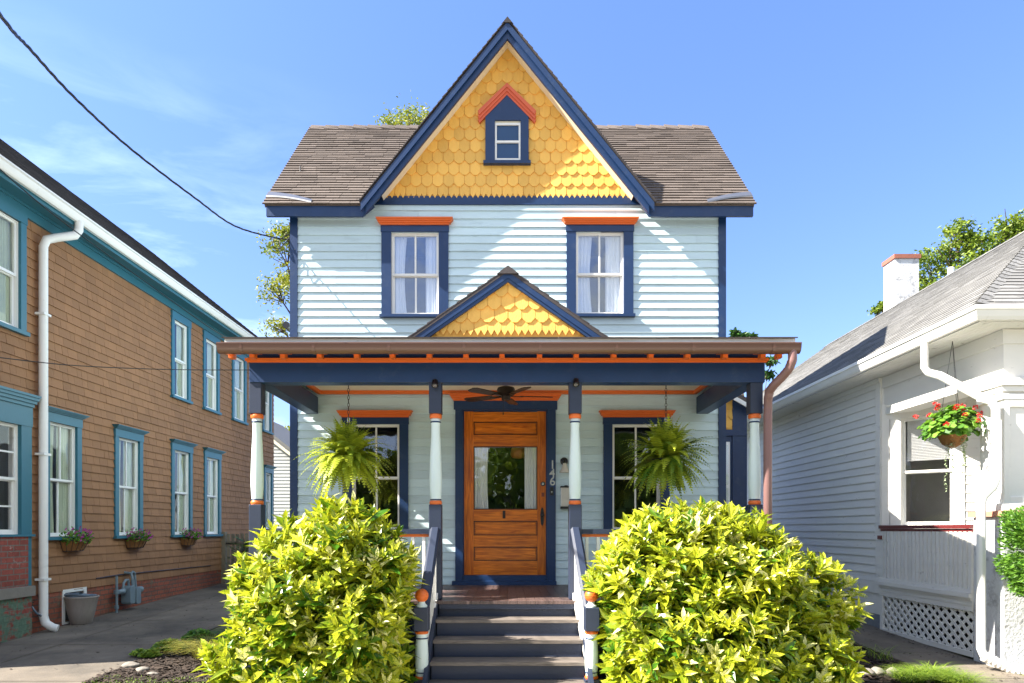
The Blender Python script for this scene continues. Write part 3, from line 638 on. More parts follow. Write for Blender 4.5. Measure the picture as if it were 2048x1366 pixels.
k = MB(); uc, vc = fu(1103), fv(983); k.box(F0, uc-.022, uc+.022, vc-.055, vc+.055, .045, .056); k.build('doorbell_plate', 'black', frame)
k = MB(); k.tube([F0(uc, vc-.008, .056), F0(uc, vc-.008, .063)], .011, 12); k.build('doorbell_button', 'steel', frame)
# ---- porch
PB = YW-.001; YP = 7.0; YE = 6.82
pf = MB(); nb_ = 60
for i in range(nb_):
    a = -2.75+5.5*i/nb_; pf.wbox(a+.001, a+5.5/nb_-.001, YE, PB, ZF-.03, ZF-U(0, .0012), rnd())
porch_floor = pf.build('porch_floor', 'floor_wood', house)
for q in ((-2.7, -.76, YE+.04, YE+.08, -1.53, ZF-.031), (.76, 2.7, YE+.04, YE+.08, -1.53, ZF-.031), (-2.7, -2.66, YE+.08, PB, -1.5, ZF-.031), (2.66, 2.7, YE+.08, PB, -1.5, ZF-.031)): pf = MB(); pf.wbox(*q); pf.build('porch_skirt', 'navy_board', porch_floor)
PXS = [PX(514.5, YP), PX(871.5, YP), PX(1150, YP), PX(1509, YP)]
bz0, bz1 = PZ(765, 6.93), PZ(722, 6.93)
hw = .064
def post():
    x, y = PXS[0], YP
    def pz(py): return PZ(py, 6.95)
    m = MB(); m.wbox(x-hw, x+hw, y-hw, y+hw, pz(827), bz0+.01)
    p = m.build('porch_post', 'navy_board', house, bevel=.006)
    m = MB(); m.wbox(x-hw, x+hw, y-hw, y+hw, ZF, pz(1009)); m.build('post_base', 'navy_board', p, bevel=.006)
    m = MB(); prof = [(.052, pz(1001)), (.054, pz(998)), (.058, pz(990)), (.063, pz(972)), (.064, pz(955)), (.060, pz(925)), (.053, pz(895)), (.047, pz(870)), (.045, pz(850)), (.048, pz(845)), (.050, pz(836))]
    m.lathe(x, y, prof, 24); m.build('turned_shaft', 'post_white', p, smooth=True)
    for (a, b) in ((1009, 1001), (836, 827)):
        m = MB(); za, zb = pz(a), pz(b); d = zb-za; m.lathe(x, y, [(.058, za), (.064, za+.3*d), (.064, za+.7*d), (.056, zb)], 24); m.build('turned_ring', 'orange', p, smooth='auto')
    for a in (999, 843):
        m = MB(); z_ = pz(a); m.lathe(x, y, [(.05, z_-.008), (.0585 if a > 900 else .054, z_-.004), (.0585 if a > 900 else .054, z_+.004), (.05, z_+.008)], 24); m.build('turned_band', 'navy', p, smooth=True)
    return p
def copy_tree(o, parent, dx=0, dy=0, dz=0, top=True):
    c = o.copy(); C.objects.link(c); c.parent = parent
    if top: c.location = Vector(o.location)+Vector((dx, dy, dz))
    for chd in [x for x in bpy.data.objects if x.parent == o]: copy_tree(chd, c, top=False)
    return c
p0 = post()
for x in PXS[1:]: copy_tree(p0, house, x-PXS[0])
b_ = MB(); bx0, bx1 = PX(498, 6.92), PX(1530, 6.92)
b_.wbox(bx0, bx1, 6.92, 7.08, bz0, bz1-.002)
b_.wbox(bx0+.02, bx0+.17, 7.081, PB-.03, bz0+.0, bz1-.002); b_.wbox(bx1-.17, bx1-.02, 7.081, PB-.03, bz0, bz1-.002)
b_.build('porch_beam', 'navy', house, bevel=.004)
for xs_ in (bx0+.03, bx1-.07):
    b_ = MB(); zt_ = lambda y: PEZ_+(y-6.6)*(2.455-PEZ_)/(YW-6.6)-.03
    PEZ_ = PZ(676, 6.6); b_.solid([(xs_, 7.03, bz1-.001), (xs_, PB-.01, bz1-.001), (xs_, PB-.01, zt_(PB)), (xs_, 7.03, zt_(7.03))], [(xs_+.04, 7.03, bz1-.001), (xs_+.04, PB-.01, bz1-.001), (xs_+.04, PB-.01, zt_(PB)), (xs_+.04, 7.03, zt_(7.03))]); b_.build('porch_end_panel', 'siding', house)
b_ = MB(); b_.wbox(bx0-.03, bx1+.03, 6.885, 6.918, bz1-.005, bz1+.02); b_.wbox(bx0-.015, bx1+.015, 6.90, 6.918, bz1-.02, bz1-.0055); b_.build('beam_moulding', 'orange', house)
cz = fv(783)
b_ = MB(); n_ = 44
for i in range(n_):
    a = 7.085+(PB-.03-7.085)*i/n_; b_.wbox(bx0+.17, bx1-.17, a+.001, a+(PB-.03-7.085)/n_-.002, cz, cz+.02+U(0, .001))
ceil_ = b_.build('porch_ceiling', 'cream', house)
b_ = MB(); b_.wbox(bx0+.17, bx1-.17, PB-.075, PB-.032, cz-.045, cz-.001)
b_.wbox(bx0+.171, bx0+.215, 7.09, PB-.076, cz-.045, cz-.001); b_.wbox(bx1-.215, bx1-.171, 7.09, PB-.076, cz-.045, cz-.001); b_.wbox(bx0+.22, bx1-.22, 7.081, 7.12, cz-.045, cz-.001)
b_.build('ceiling_moulding', 'orange', ceil_)
# porch roof
PEY = 6.60; PEZ = PZ(676, PEY); PWZ = 2.455; pa_ = math.atan2(PWZ-PEZ, YW-PEY); PL = math.hypot(PWZ-PEZ, YW-PEY)
FPf = Frame((0, PEY, PEZ), (1, 0, 0), (0, math.cos(pa_), math.sin(pa_)), (0, -math.sin(pa_), math.cos(pa_)))
xa, xb = PX(447, PEY), PX(1592, PEY)
pr = MB(); pr.box(FPf, xa, xb, 0.02, PL-.03, -.012, -.002)
shake(pr, FPf, xa-.01, xb+.01, -.03, PL-.02, .12, .28, th=.010, wv=.35)
proof = pr.build('porch_roof', 'asphalt_brown', house)
pr = MB(); pr.wbox(xa+.01, xb-.005, PEY+.0, PEY+.03, PEZ-.085, PEZ-.006)
pr.build('fascia', 'white', proof)
pr = MB(); pr.box(FPf, xa+.02, xb-.02, .05, PL-.05, -.05, -.032); pr.wbox(bx0+.01, bx1-.01, 6.94, 7.04, bz1-.001, PEZ+.05); pr.build('roof_decking', 'navy', proof)
rt = [464, 506, 567, 640, 714, 785, 859, 932, 1004, 1079, 1152, 1227, 1301, 1374.5, 1449, 1524.5, 1557]
for q in rt:
    m = MB(); Y_ = 6.9; x = PX(q, 6.75); z_ = PZ(714, 6.9)
    m.solid([(x-.025, 6.67, PEZ-.14), (x+.025, 6.67, PEZ-.14), (x+.025, 6.67, PEZ-.05), (x-.025, 6.67, PEZ-.05)], [(x-.025, 6.935, PEZ-.075), (x+.025, 6.935, PEZ-.075), (x+.025, 6.935, PEZ+.03), (x-.025, 6.935, PEZ+.03)])
    m.wbox(x-.025, x+.025, 6.72, 6.80, PEZ-.16, PEZ-.115)
    m.build('rafter_tail', 'orange', proof)
# gutter (half round, brown)
GY = 6.53; gx0, gx1 = PX(433, GY), PX(1603, GY); gtop = PZ(685.5, GY); gbot = PZ(705, GY)
def gutter(name, matn, parent, x0, x1, y, zt, zb, dep=.11):
    m = MB(); prof = []; kk = 10
    for i in range(kk+1):
        t = math.pi*i/kk; prof.append((y-dep/2*math.cos(t)*(1 if t < math.pi/2 else 1), zt-(zt-zb)*math.sin(t)**.8))
    inn = [(yy_*(1)+(.006 if yy_ < y else -.006), z+.005) for yy_, z in prof]; inn[0] = (inn[0][0], zt); inn[-1] = (inn[-1][0], zt)
    ring = prof+inn[::-1]
    m.solid([(x0, a, b) for a, b in ring], [(x1, a, b) for a, b in ring])
    m.wbox(x0, x1, y-dep/2-.008, y-dep/2+.004, zt-.008, zt+.004)
    for xx in (x0, x1): m.solid([(xx-.002, a, b) for a, b in prof], [(xx+.002, a, b) for a, b in prof])
    return m.build(name, matn, parent, smooth='auto')
gut = gutter('gutter', 'gutter_brown', house, gx0, gx1, GY+.055, gtop, gbot, .115)
for q in (480, 625, 776, 926.5, 1079.5, 1233, 1387, 1548):
    m = MB(); x = PX(q, GY); pts = [(x, GY+.055-.062*math.cos(math.pi*i/8), gtop-(gtop-gbot+.005)*math.sin(math.pi*i/8)**.8) for i in range(9)]
    for a, b in zip(pts, pts[1:]): m.solid([(x-.014+.02*0, a[1]-.001, a[2]), (x+.014, a[1]-.001, a[2]), (x+.014, a[1]+.003, a[2]+.003), (x-.014, a[1]+.003, a[2]+.003)], [(x-.006, b[1]-.001, b[2]), (x+.022, b[1]-.001, b[2]), (x+.022, b[1]+.003, b[2]+.003), (x-.006, b[1]+.003, b[2]+.003)])
    m.build('gutter_bracket', 'gutter_brown', gut)
m = MB()
def P3(px, py, Y): return (PX(px, Y), Y, PZ(py, Y))
pts = [P3(1585, 697, 6.58), P3(1585, 720, 6.58), P3(1578, 738, 6.62), P3(1566, 752, 6.68), P3(1548, 770, 6.76), P3(1539, 782, 6.82), P3(1536, 800, 6.86), P3(1536, 900, 6.9), P3(1537, 1075, 6.92)]
pts = [Vector(p) for p in pts]; pts[-1] = Vector((pts[-2].x, pts[-2].y, -1.4)); pts[-2] = Vector((pts[-3].x, pts[-3].y+.01, pts[-2].z))
sm = []; 
for a, b in zip(pts[:-2], pts[1:-1]): sm += [a.lerp(b, t/4) for t in range(4)]
sm += [pts[-2], pts[-1]]
rr_ = [.042+.003*((i % 2) if 3 < i < 24 else 0) for i in range(len(sm))]
m.tube(sm, rr_, 14); m.build('downspout', 'downspout_brown', gut, smooth=True)
# small porch gable
SY = 6.98; SGZ = PZ(537, 6.94); SS = .70; SH = 1.0; SX = PX(1016, SY)
sg = MB(); Fs = Frame((SX, SY, 0), (1, 0, 0), (0, 0, 1), (0, -1, 0)); zb = PZ(671, SY)
scallops(sg, Fs, zb-.0, SGZ-.1, .131, .139, lambda v: max(0, (SGZ-.085-v)/SS)+.0)
sg.prism(WF, [(SX-.92, zb-.03), (SX+.92, zb-.03), (SX, zb-.03+.92*SS)], -SY-.06, -SY-.003)
sgo = sg.build('porch_gable', 'yellow', house)
k = MB(); rake(k, SX, SGZ, SH, SS, .022, .10, 6.925, 6.945); rake(k, SX, SGZ, SH-.03, SS, .09, .135, 6.935, 6.97); k.build('rake_board', 'navy', sgo)
k = MB(); sa = math.atan(SS); SL = SH/math.cos(sa)
for sgn in (-1, 1):
    if sgn > 0: Fg = Frame((SX, 6.915, SGZ), (0, 1, 0), (-math.cos(sa), 0, math.sin(sa)), (math.sin(sa), 0, math.cos(sa))); shake(k, Fg, 0, 1.9, -SL-.03, 0, .12, .26, th=.014, wv=.3); k.box(Fg, .005, 1.95, -SL, 0, -.03, -.001)
    else: Fg = Frame((SX, 6.915, SGZ), (0, -1, 0), (math.cos(sa), 0, math.sin(sa)), (-math.sin(sa), 0, math.cos(sa))); shake(k, Fg, -1.9, 0, -SL-.03, 0, .12, .26, th=.014, wv=.3); k.box(Fg, -1.95, -.005, -SL, 0, -.03, -.001)
for i in range(8): 
    y_ = 6.90+i*.23; z_ = SGZ+.008+U(0, .006)
    k.solid([(SX-.11, y_, z_-.075), (SX, y_, z_+.008), (SX+.11, y_, z_-.075)], [(SX-.11, y_+.26, z_-.085), (SX, y_+.26, z_-.002), (SX+.11, y_+.26, z_-.085)], rnd())
k.build('gable_roof', 'asphalt_dark', sgo)
# stairs
RZr = .159; stair = MB(); sw = .69; YS = [6.80, 6.555, 6.31, 6.085, 5.86]
stair.wbox(-sw, sw, YE+.0, YE+.03, ZF-.09, ZF-.031); st = None
def rise(i):
    m = MB(); z1 = ZF-.031-RZr*i; z0 = ZF-RZr*(i+1); y = (YE+.035) if i == 0 else YS[i]+.02
    m.wbox(-sw, sw, y, y+.02, z0, z1); return m
m = MB(); m.wbox(-sw, sw, YE+.012, YE+.032, ZF-.08, ZF-.032)
stairs = m.build('stairs', 'navy_board', house)
for i in range(5):
    y = (YE+.035) if i == 0 else YS[i-1]-.24+.03
    m = MB(); y = YE+.05-i*.24
    m.wbox(-sw, sw, y, y+.02, ZF-RZr*(i+1)+.0005, ZF-.0305-RZr*i); m.build('riser', 'navy_board', stairs)
    if i < 4:
        m = MB(); z = ZF-RZr*(i+1); y1 = y-.0005; y0 = y-.24-.03
        m.wbox(-sw-.01, sw+.01, y0, y0+.135, z-.03, z, rnd()); m.wbox(-sw-.01, sw+.01, y0+.139, y1, z-.03, z-.001, rnd()); m.build('tread', 'tread_wood', stairs)
# solid stringers
for sg_ in (-1, 1):
    m = MB(); x0_, x1_ = (sg_*(sw+.012), sg_*(sw+.05)); xx0, xx1 = min(x0_, x1_), max(x0_, x1_)
    m.solid([(xx0, YE+.04, ZF+.0), (xx0, YE+.04, -1.53), (xx0, 5.72, -1.53), (xx0, 5.72, ZF-.02-RZr/.24*(YE-5.72)+.05)], [(xx1, YE+.04, ZF+.0), (xx1, YE+.04, -1.53), (xx1, 5.72, -1.53), (xx1, 5.72, ZF-.02-RZr/.24*(YE-5.72)+.05)])
    m.build('stringer', 'navy_board', stairs)
# newel posts and hand rails
NY = 6.08; NX = (PX(843.5, NY), PX(1183, NY))
def newel():
    x, y = NX[0], NY
    def pz(py): return PZ(py, NY)
    h = .066; m = MB(); m.wbox(x-h, x+h, y-h, y+h, pz(1261), pz(1214)); n_ = m.build('newel_post', 'navy_board', house, bevel=.008); m = MB(); m.wbox(x-h, x+h, y-h, y+h, -1.53, pz(1357)); m.build('newel_base', 'navy_board', n_, bevel=.008)
    m = MB(); m.lathe(x, y, [(.05, pz(1352)), (.052, pz(1344)), (.058, pz(1335)), (.06, pz(1310)), (.054, pz(1285)), (.05, pz(1276)), (.052, pz(1267))], 24); m.build('turned_shaft', 'post_white', n_, smooth='auto'); m = MB(); m.lathe(x, y, [(.05, pz(1214)), (.05, pz(1211)), (.032, pz(1207)), (.028, pz(1203))], 20); m.build('finial_neck', 'post_white', n_, smooth='auto')
    for a, b in ((1357, 1351), (1267, 1261)): m = MB(); m.lathe(x, y, [(.056, pz(a)), (.061, pz((a+b)/2)), (.055, pz(b))], 24); m.build('turned_ring', 'orange', n_, smooth='auto')
    for a in (1344, 1276): m = MB(); m.lathe(x, y, [(.05, pz(a)-.006), (.059, pz(a)-.003), (.059, pz(a)+.003), (.05, pz(a)+.006)], 24); m.build('turned_band', 'navy', n_, smooth=True)
    m = MB(); cz_ = pz(1191); rr = .061; m.lathe(x, y, [(rr*math.cos(t), cz_+rr*math.sin(t)) for t in [R(-85+17*i) for i in range(11)]], 24); m.lathe(x, y, [(rr, cz_-.004), (rr+.002, cz_), (rr, cz_+.004)], 24)
    m.build('ball_finial', 'orange', n_, smooth=True); return n_
n0 = newel(); copy_tree(n0, house, NX[1]-NX[0])
for i, nx in enumerate(NX):
    px_ = PXS[1] if i == 0 else PXS[2]
    A = Vector((px_, YP-hw-.002, PZ(1058, 6.93))); B = Vector((nx, NY+.066, PZ(1228, NY)))
    A.x = px_+(nx-px_)*0.0
    def sweep(m, prof, A, B):
        m.solid([A+Vector((u, 0, v)) for u, v in prof], [B+Vector((u, 0, v)) for u, v in prof])
    m = MB(); sweep(m, [(-.04, -.06), (.04, -.06), (.052, -.03), (.052, -.005), (.03, .02), (-.03, .02), (-.052, -.005), (-.052, -.03)], A, B)
    hr = m.build('hand_rail', 'navy_board', house)
    dz_ = .56; m = MB(); A2 = A-Vector((0, 0, .68)); B2 = B-Vector((0, 0, .52))
    sweep(m, [(-.03, -.035), (.03, -.035), (.03, .03), (-.03, .03)], A2, B2); m.build('bottom_rail', 'white', hr)
    for j in range(8):
        t = (j+.5)/8; a = A.lerp(B, t); c = A2.lerp(B2, t); m = MB(); m.wbox(a.x-.018, a.x+.018, a.y-.042, a.y+.042, c.z+.01, a.z-.08); m.build('baluster', 'white', hr)
# porch railings between outer posts
for i, (xa_, xb_) in enumerate(((PXS[0], PXS[1]), (PXS[2], PXS[3]))):
    a, b = xa_+hw+.001, xb_-hw-.001; zt = PZ(1062, YP)
    m = MB(); m.wbox(a, b, YP-.035, YP+.035, zt-.03, zt+.02); rl = m.build('porch_railing', 'navy_board', house)
    m = MB(); m.wbox(a, b, YP-.02, YP+.02, zt-.06, zt-.031); m.build('rail_moulding', 'orange', rl)
    m = MB(); m.wbox(a, b, YP-.025, YP+.025, ZF+.07, ZF+.12); m.build('bottom_rail', 'navy_board', rl)
    for j in range(15): 
        x = a+(b-a)*(j+.5)/15; m = MB(); m.wbox(x-.016, x+.016, YP-.016, YP+.016, ZF+.121, zt-.061); m.build('baluster', 'white', rl)
# side bay on the right
bayF = Frame((0, 11.0, 0), (1, 0, 0), (0, 0, 1), (0, -1, 0)); sb = FP/11.0
bu = lambda px: (px-VX)/sb
bv = lambda py: (VY-py)/sb
m = MB(); m.wbox(XR-.02, bu(1491), 11.0, 13.6, -1.4, bv(800)); bay = m.build('side_bay', 'navy', house)
m = MB(); m.box(bayF, XR, bu(1464), bv(859), bv(795), 0, .012); 
m.build('bay_panel', 'yellow', bay)
scm = MB(); scallops(scm, Frame((bu(1455), 11.0, 0), (1, 0, 0), (0, 0, 1), (0, -1, 0)), bv(857), bv(795), .149, .139, lambda v: .075, th=.03, first_zig=False); scm.build('bay_shingles', 'yellow', bay)
m = MB(); m.box(bayF, XR, bu(1459), bv(1062), bv(884), .001, .02); m.build('sash', 'white', bay)
m = MB(); m.box(bayF, XR+.01, bu(1456), bv(970), bv(890), .021, .024); m.box(bayF, XR+.01, bu(1456), bv(1058), bv(976), .021, .024); m.build('pane', 'glass', bay)
m = MB(); m.box(bayF, bu(1464), bu(1493), bv(1100), bv(795), .001, .025); m.box(bayF, XR, bu(1492), bv(872), bv(860), .002, .04); m.build('bay_trim', 'navy', bay)
xe, ze = bu(1505), bv(812); m = MB(); m.solid([(XR-.5, 10.8, ze+.95), (xe, 10.8, ze), (xe, 10.8, ze-.07), (XR-.5, 10.8, ze+.88)], [(XR-.5, 13.8, ze+.95), (xe, 13.8, ze), (xe, 13.8, ze-.07), (XR-.5, 13.8, ze+.88)]); m.build('bay_roof', 'asphalt_brown', bay)
m = MB(); m.solid([(XR-.4, 10.77, ze+.79), (xe-.01, 10.77, ze-.08), (xe-.01, 10.77, ze-.15), (XR-.4, 10.77, ze+.72)], [(XR-.4, 10.8, ze+.79), (xe-.01, 10.8, ze-.08), (xe-.01, 10.8, ze-.15), (XR-.4, 10.8, ze+.72)]); m.build('bay_rake', 'white', bay)

# ============================================================= PORCH FIXTURES
def spot(px, py, label):
    Y = 6.92; x, z = PX(px, Y), PZ(py, Y)
    o = empty('spotlight', (x, Y, z), label, 'spotlight', 'small black spotlights on the inner porch posts')
    m = MB(); m.tube([(x, 6.935, z+.025), (x, 6.91, z+.025)], .022, 14); m.tube([(x, 6.91, z+.025), (x, 6.89, z+.01)], .008, 8); m.build('bracket', 'black', o)
    m = MB(); m.tube([(x, 6.90, z+.03), (x, 6.885, z+.015), (x, 6.865, z-.02), (x, 6.855, z-.035)], [.012, .03, .033, .035], 16); m.build('lamp_head', 'black', o, smooth='auto')
    m = MB(); m.tube([(x, 6.8555, z-.034), (x, 6.8525, z-.039)], .022, 14); m.build('lens', 'steel', o)
spot(871, 767, 'small black spotlight on top of the post left of the door'); spot(1151, 765, 'small black spotlight on top of the post right of the door')
# fan
FX, FY, FZ = PX(1012, 7.9), 7.9, cz-.0
fan = empty('ceiling_fan', (FX, FY, FZ), 'dark bronze five-blade ceiling fan hanging from the porch ceiling', 'ceiling fan')
m = MB(); m.lathe(FX, FY, [(.02, FZ-.06), (.06, FZ-.045), (.065, FZ-.002)], 18); m.tube([(FX, FY, FZ-.04), (FX, FY, FZ-.13)], .012, 8)
m.build('mount', 'bronze', fan, smooth='auto')
m = MB(); hz = FZ-.2; m.lathe(FX, FY, [(.03, hz-.10), (.05, hz-.095), (.055, hz-.05), (.07, hz-.045), (.10, hz-.03), (.105, hz+.03), (.095, hz+.05), (.03, hz+.07)], 24); m.build('motor_housing', 'bronze', fan, smooth='auto')
for i in range(5):
    an = R(8+72*i); d = Vector((math.cos(an), math.sin(an), 0)); s_ = Vector((-math.sin(an), math.cos(an), .16)); c = Vector((FX, FY, hz-.045))
    m = MB(); 
    pts = [c+d*.16-s_*.045, c+d*.20-s_*.055, c+d*.50-s_*.065, c+d*.545-s_*.04, c+d*.545+s_*.04, c+d*.50+s_*.065, c+d*.20+s_*.055, c+d*.16+s_*.045]
    m.solid([p+Vector((0, 0, .004)) for p in pts], [p-Vector((0, 0, .004)) for p in pts]); bl = m.build('blade', 'bronze', fan)
    m = MB(); m.solid([c+d*.06-s_*.012, c+d*.2-s_*.03, c+d*.2+s_*.03, c+d*.06+s_*.012], [c+d*.06-s_*.012-Vector((0, 0, .01)), c+d*.2-s_*.03-Vector((0, 0, .01)), c+d*.2+s_*.03-Vector((0, 0, .01)), c+d*.06+s_*.012-Vector((0, 0, .01))]); m.build('blade_iron', 'bronze', bl)
m = MB(); m.tube([(FX-.03, FY-.03, hz-.09), (FX-.032, FY-.03, hz-.24)], .002, 5); m.tube([(FX-.032, FY-.03, hz-.24), (FX-.032, FY-.03, hz-.27)], .006, 8); m.build('pull_chain', 'bronze', fan)
# wall lamp
lx, lz = fu(1128), fv(923)
wl = empty('wall_lamp', (lx, YW-.03, lz), 'small wall lamp with round black plate and frosted bell shade beside the door', 'wall lamp')
m = MB(); m.tube([(lx, YW-.015, lz), (lx, YW-.035, lz), (lx, YW-.045, lz)], [.052, .05, .03], 20); m.tube([(lx, YW-.04, lz), (lx, YW-.10, lz+.01), (lx, YW-.12, lz-.03)], .011, 10); m.build('wall_plate', 'black', wl, smooth='auto')
m = MB(); m.lathe(lx, YW-.12, [(.068, lz-.155), (.066, lz-.145), (.045, lz-.11), (.03, lz-.06), (.022, lz-.035)], 24); m.build('lamp_shade', 'frosted', wl, smooth='auto')
# mailbox
mx0, mx1, mz0, mz1 = fu(1121), fu(1141), fv(1018), fv(973)
mbx = empty('mailbox', ((mx0+mx1)/2, YW-.03, mz0), 'narrow glass-fronted mailbox with dark metal lid right of the door', 'mailbox')
m = MB(); m.box(F0, mx0, mx1, mz0+.03, mz1-.02, .022, .03); m.box(F0, mx0, mx0+.006, mz0+.03, mz1-.02, .03, .10); m.box(F0, mx1-.006, mx1, mz0+.03, mz1-.02, .03, .10); m.build('case', 'white_old', mbx)
m = MB(); m.box(F0, mx0+.0065, mx1-.0065, mz0+.03, mz1-.02, .092, .098); m.build('pane', 'frosted', mbx)
m = MB(); m.box(F0, mx0-.006, mx1+.006, mz1-.02, mz1, .022, .115); m.box(F0, (mx0+mx1)/2-.02, (mx0+mx1)/2+.02, mz1, mz1+.01, .04, .09); m.build('lid', 'black', mbx)
m = MB(); m.box(F0, mx0-.006, mx1+.006, mz0, mz0+.03, .022, .115); m.build('base', 'black', mbx)

# ============================================================= FERNS
def chain(x, y, z0, z1, name, parent, s=.02, r=.0022):
    m = MB(); z = z1; i = 0
    while z > z0+s:
        pts = []; 
        for q in range(9):
            a = 2*math.pi*q/8; a1 = math.cos(a)*s*.32; b1 = math.sin(a)*s*.72
            pts.append((x+(a1 if i % 2 else 0), y+(0 if i % 2 else a1), z-s*.7+b1))
        m.tube(pts, r, 5, cap=False); z -= s*1.15; i += 1
    return m.build(name, 'black', parent)
def fern(px, py, label, seed, yellow):
    random.seed(seed); Y = 7.32; x, z = PX(px, Y), PZ(py, Y)
    o = empty('hanging_fern', (x, Y, z-.2), label, 'hanging plant', 'hanging ferns under the porch ceiling')
    chain(x, Y, PZ(835, Y), cz, 'chain', o, s=.034, r=.0028)
    m = MB(); zt = PZ(836, Y); m.tube([(x+.012*math.cos(t), Y, zt-.02+.03*math.sin(t)) for t in [R(-250+i*30) for i in range(11)]], .004, 6); m.build('hook', 'steel', o)
    m = MB(); zr = z+.0
    m.lathe(x, Y, [(.09, z-.17), (.12, z-.10), (.145, z-.005), (.15, z)], 20); m.build('basket', 'pot_dark', o, smooth='auto')
    m = MB()
    for i in range(3):
        a = R(30+120*i); m.tube([(x, Y, zt-.04), (x+.14*math.cos(a), Y+.14*math.sin(a), z)], .0022, 5)
    m.build('hanger_wire', 'black', o)
    m = MB()
    for i in range(310):
        a = U(0, 2*math.pi); el = R(U(-35, 88)); Ls = U(.40, .62)*(.85 if el > .9 else 1); d = Vector((math.cos(a)*math.cos(el), math.sin(a)*math.cos(el), math.sin(el)))
        p = Vector((x+U(-.07, .07), Y+U(-.07, .07), z+U(-.03, .03))); n_ = 17; st_ = Ls/n_; tn = min(1, max(0, U(.05, .95)+yellow)); pl = .058*U(.8, 1.15)
        for j in range(n_):
            p2 = p+d*st_; t = j/n_; w_ = pl*math.sin(math.pi*min(1, .12+t*.9))*1.05
            sd = d.cross(Vector((0, 0, 1))); sd = sd.normalized() if sd.length > .05 else Vector((1, 0, 0)); nn = sd.cross(d).normalized()
            for s_ in (-1, 1):
                dd = (sd*s_+d*.35-nn*.25*(.3+rnd()*.5)).normalized(); 
                m.poly([p-d*st_*.36, p+d*st_*.40, p+dd*w_*.7+d*st_*.34, p+dd*w_, p+dd*w_*.7-d*st_*.22], min(1, max(0, tn+U(-.12, .12))))
            p = p2; d = (d+Vector((0, 0, -1))*(.035+.125*t)).normalized()
    m.build('fronds', 'fern_leaf', o)
fern(697, 918, 'bushy yellow-green fern hanging left of the front door', 11, .25)
fern(1332, 918, 'bushy green fern with long drooping fronds hanging right of the front door', 12, .02)

# ============================================================= AUCUBA BUSHES
def aucuba(cx, cy, rx, ry, H, label, seed, skew=0, n=760):
    random.seed(seed); o = empty('spotted_laurel_bush', (cx, cy, -1.53), label, 'bush', 'large variegated shrubs flanking the front steps')
    ph = [U(0, 6.3) for _ in range(6)]
    def lump(a, h): return 1+.09*math.sin(3*a+ph[0]+4*h)+.08*math.sin(5*a+ph[1]-9*h)+.07*math.sin(13*h+ph[2]+2*a)+.06*math.sin(9*a+ph[3]+6*h)
    def surf(a, h, k=1):
        r_ = (max(0, 1-h**2.9))**.56*lump(a, h)*k*(.90+.10*min(1, h*4) if h < .3 else 1)
        return Vector((cx+math.cos(a)*rx*r_+skew*h, cy+math.sin(a)*ry*r_, -1.5+H*h*(1 if k >= 1 else k)*(1+.03*math.sin(4*a+ph[4]))))
    m = MB(); tips = []
    for layer, (k, cnt) in enumerate(((1, n), (.86, int(n*.62)), (.7, int(n*.3)))):
        for i in range(cnt):
            a = U(0, 2*math.pi)
            if rnd() < .35: a = U(-math.pi, 0)      # denser on the street side, as the sun-facing growth is
            h = 1-(1-rnd())**1.0; h = min(.995, rnd()**.8)
            p = surf(a, h, k); e = 1e-2
            tu = surf(a+e, h, k)-p; tv = surf(a, min(1, h+e), k)-surf(a, max(0, h-e), k); nr = tu.cross(tv)
            if nr.length < 1e-9: nr = Vector((0, 0, 1))
            nr.normalize(); ax = (nr+Vector((0, 0, .75))+Vector((U(-.35, .35), U(-.35, .35), U(-.2, .35)))).normalized()
            p = p+ax*(U(-.05, .09)+(U(.03, .11) if rnd() < .10 else 0))
            if p.y > 6.78 and abs(p.x) < 3.0 and p.z < -.6: continue
            s1 = ax.cross(Vector((.3, .2, 1))).normalized(); s2 = ax.cross(s1); nl = random.randint(6, 9)
            if abs(p.x) < .87 and p.z < -.50: continue
            if abs(p.x) < .66: continue
            a0 = U(0, 6.3)
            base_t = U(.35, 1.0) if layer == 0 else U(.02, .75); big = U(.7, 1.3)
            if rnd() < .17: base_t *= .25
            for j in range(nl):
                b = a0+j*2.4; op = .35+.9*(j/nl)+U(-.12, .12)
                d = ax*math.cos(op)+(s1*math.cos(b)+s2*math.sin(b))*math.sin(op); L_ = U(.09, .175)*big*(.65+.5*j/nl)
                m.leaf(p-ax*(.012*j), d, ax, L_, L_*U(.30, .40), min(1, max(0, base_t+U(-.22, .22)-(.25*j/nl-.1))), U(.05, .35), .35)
            tips.append(p)
    m.build('leaves', 'aucuba_leaf', o)
    m = MB(); rt_ = Vector((cx, cy, -1.52))
    for p in random.sample(tips, 60):
        b = rt_+Vector((U(-.15, .15), U(-.1, .1), 0)); mid = b.lerp(p, .55)+Vector((0, 0, .15)); m.tube([b, mid, p], [.014, .009, .004], 5)
    m.build('stems', 'stem_green', o)
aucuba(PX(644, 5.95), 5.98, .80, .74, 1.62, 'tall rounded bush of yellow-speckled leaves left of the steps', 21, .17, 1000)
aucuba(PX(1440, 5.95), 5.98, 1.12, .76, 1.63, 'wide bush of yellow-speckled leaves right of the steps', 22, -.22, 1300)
random.seed(5)

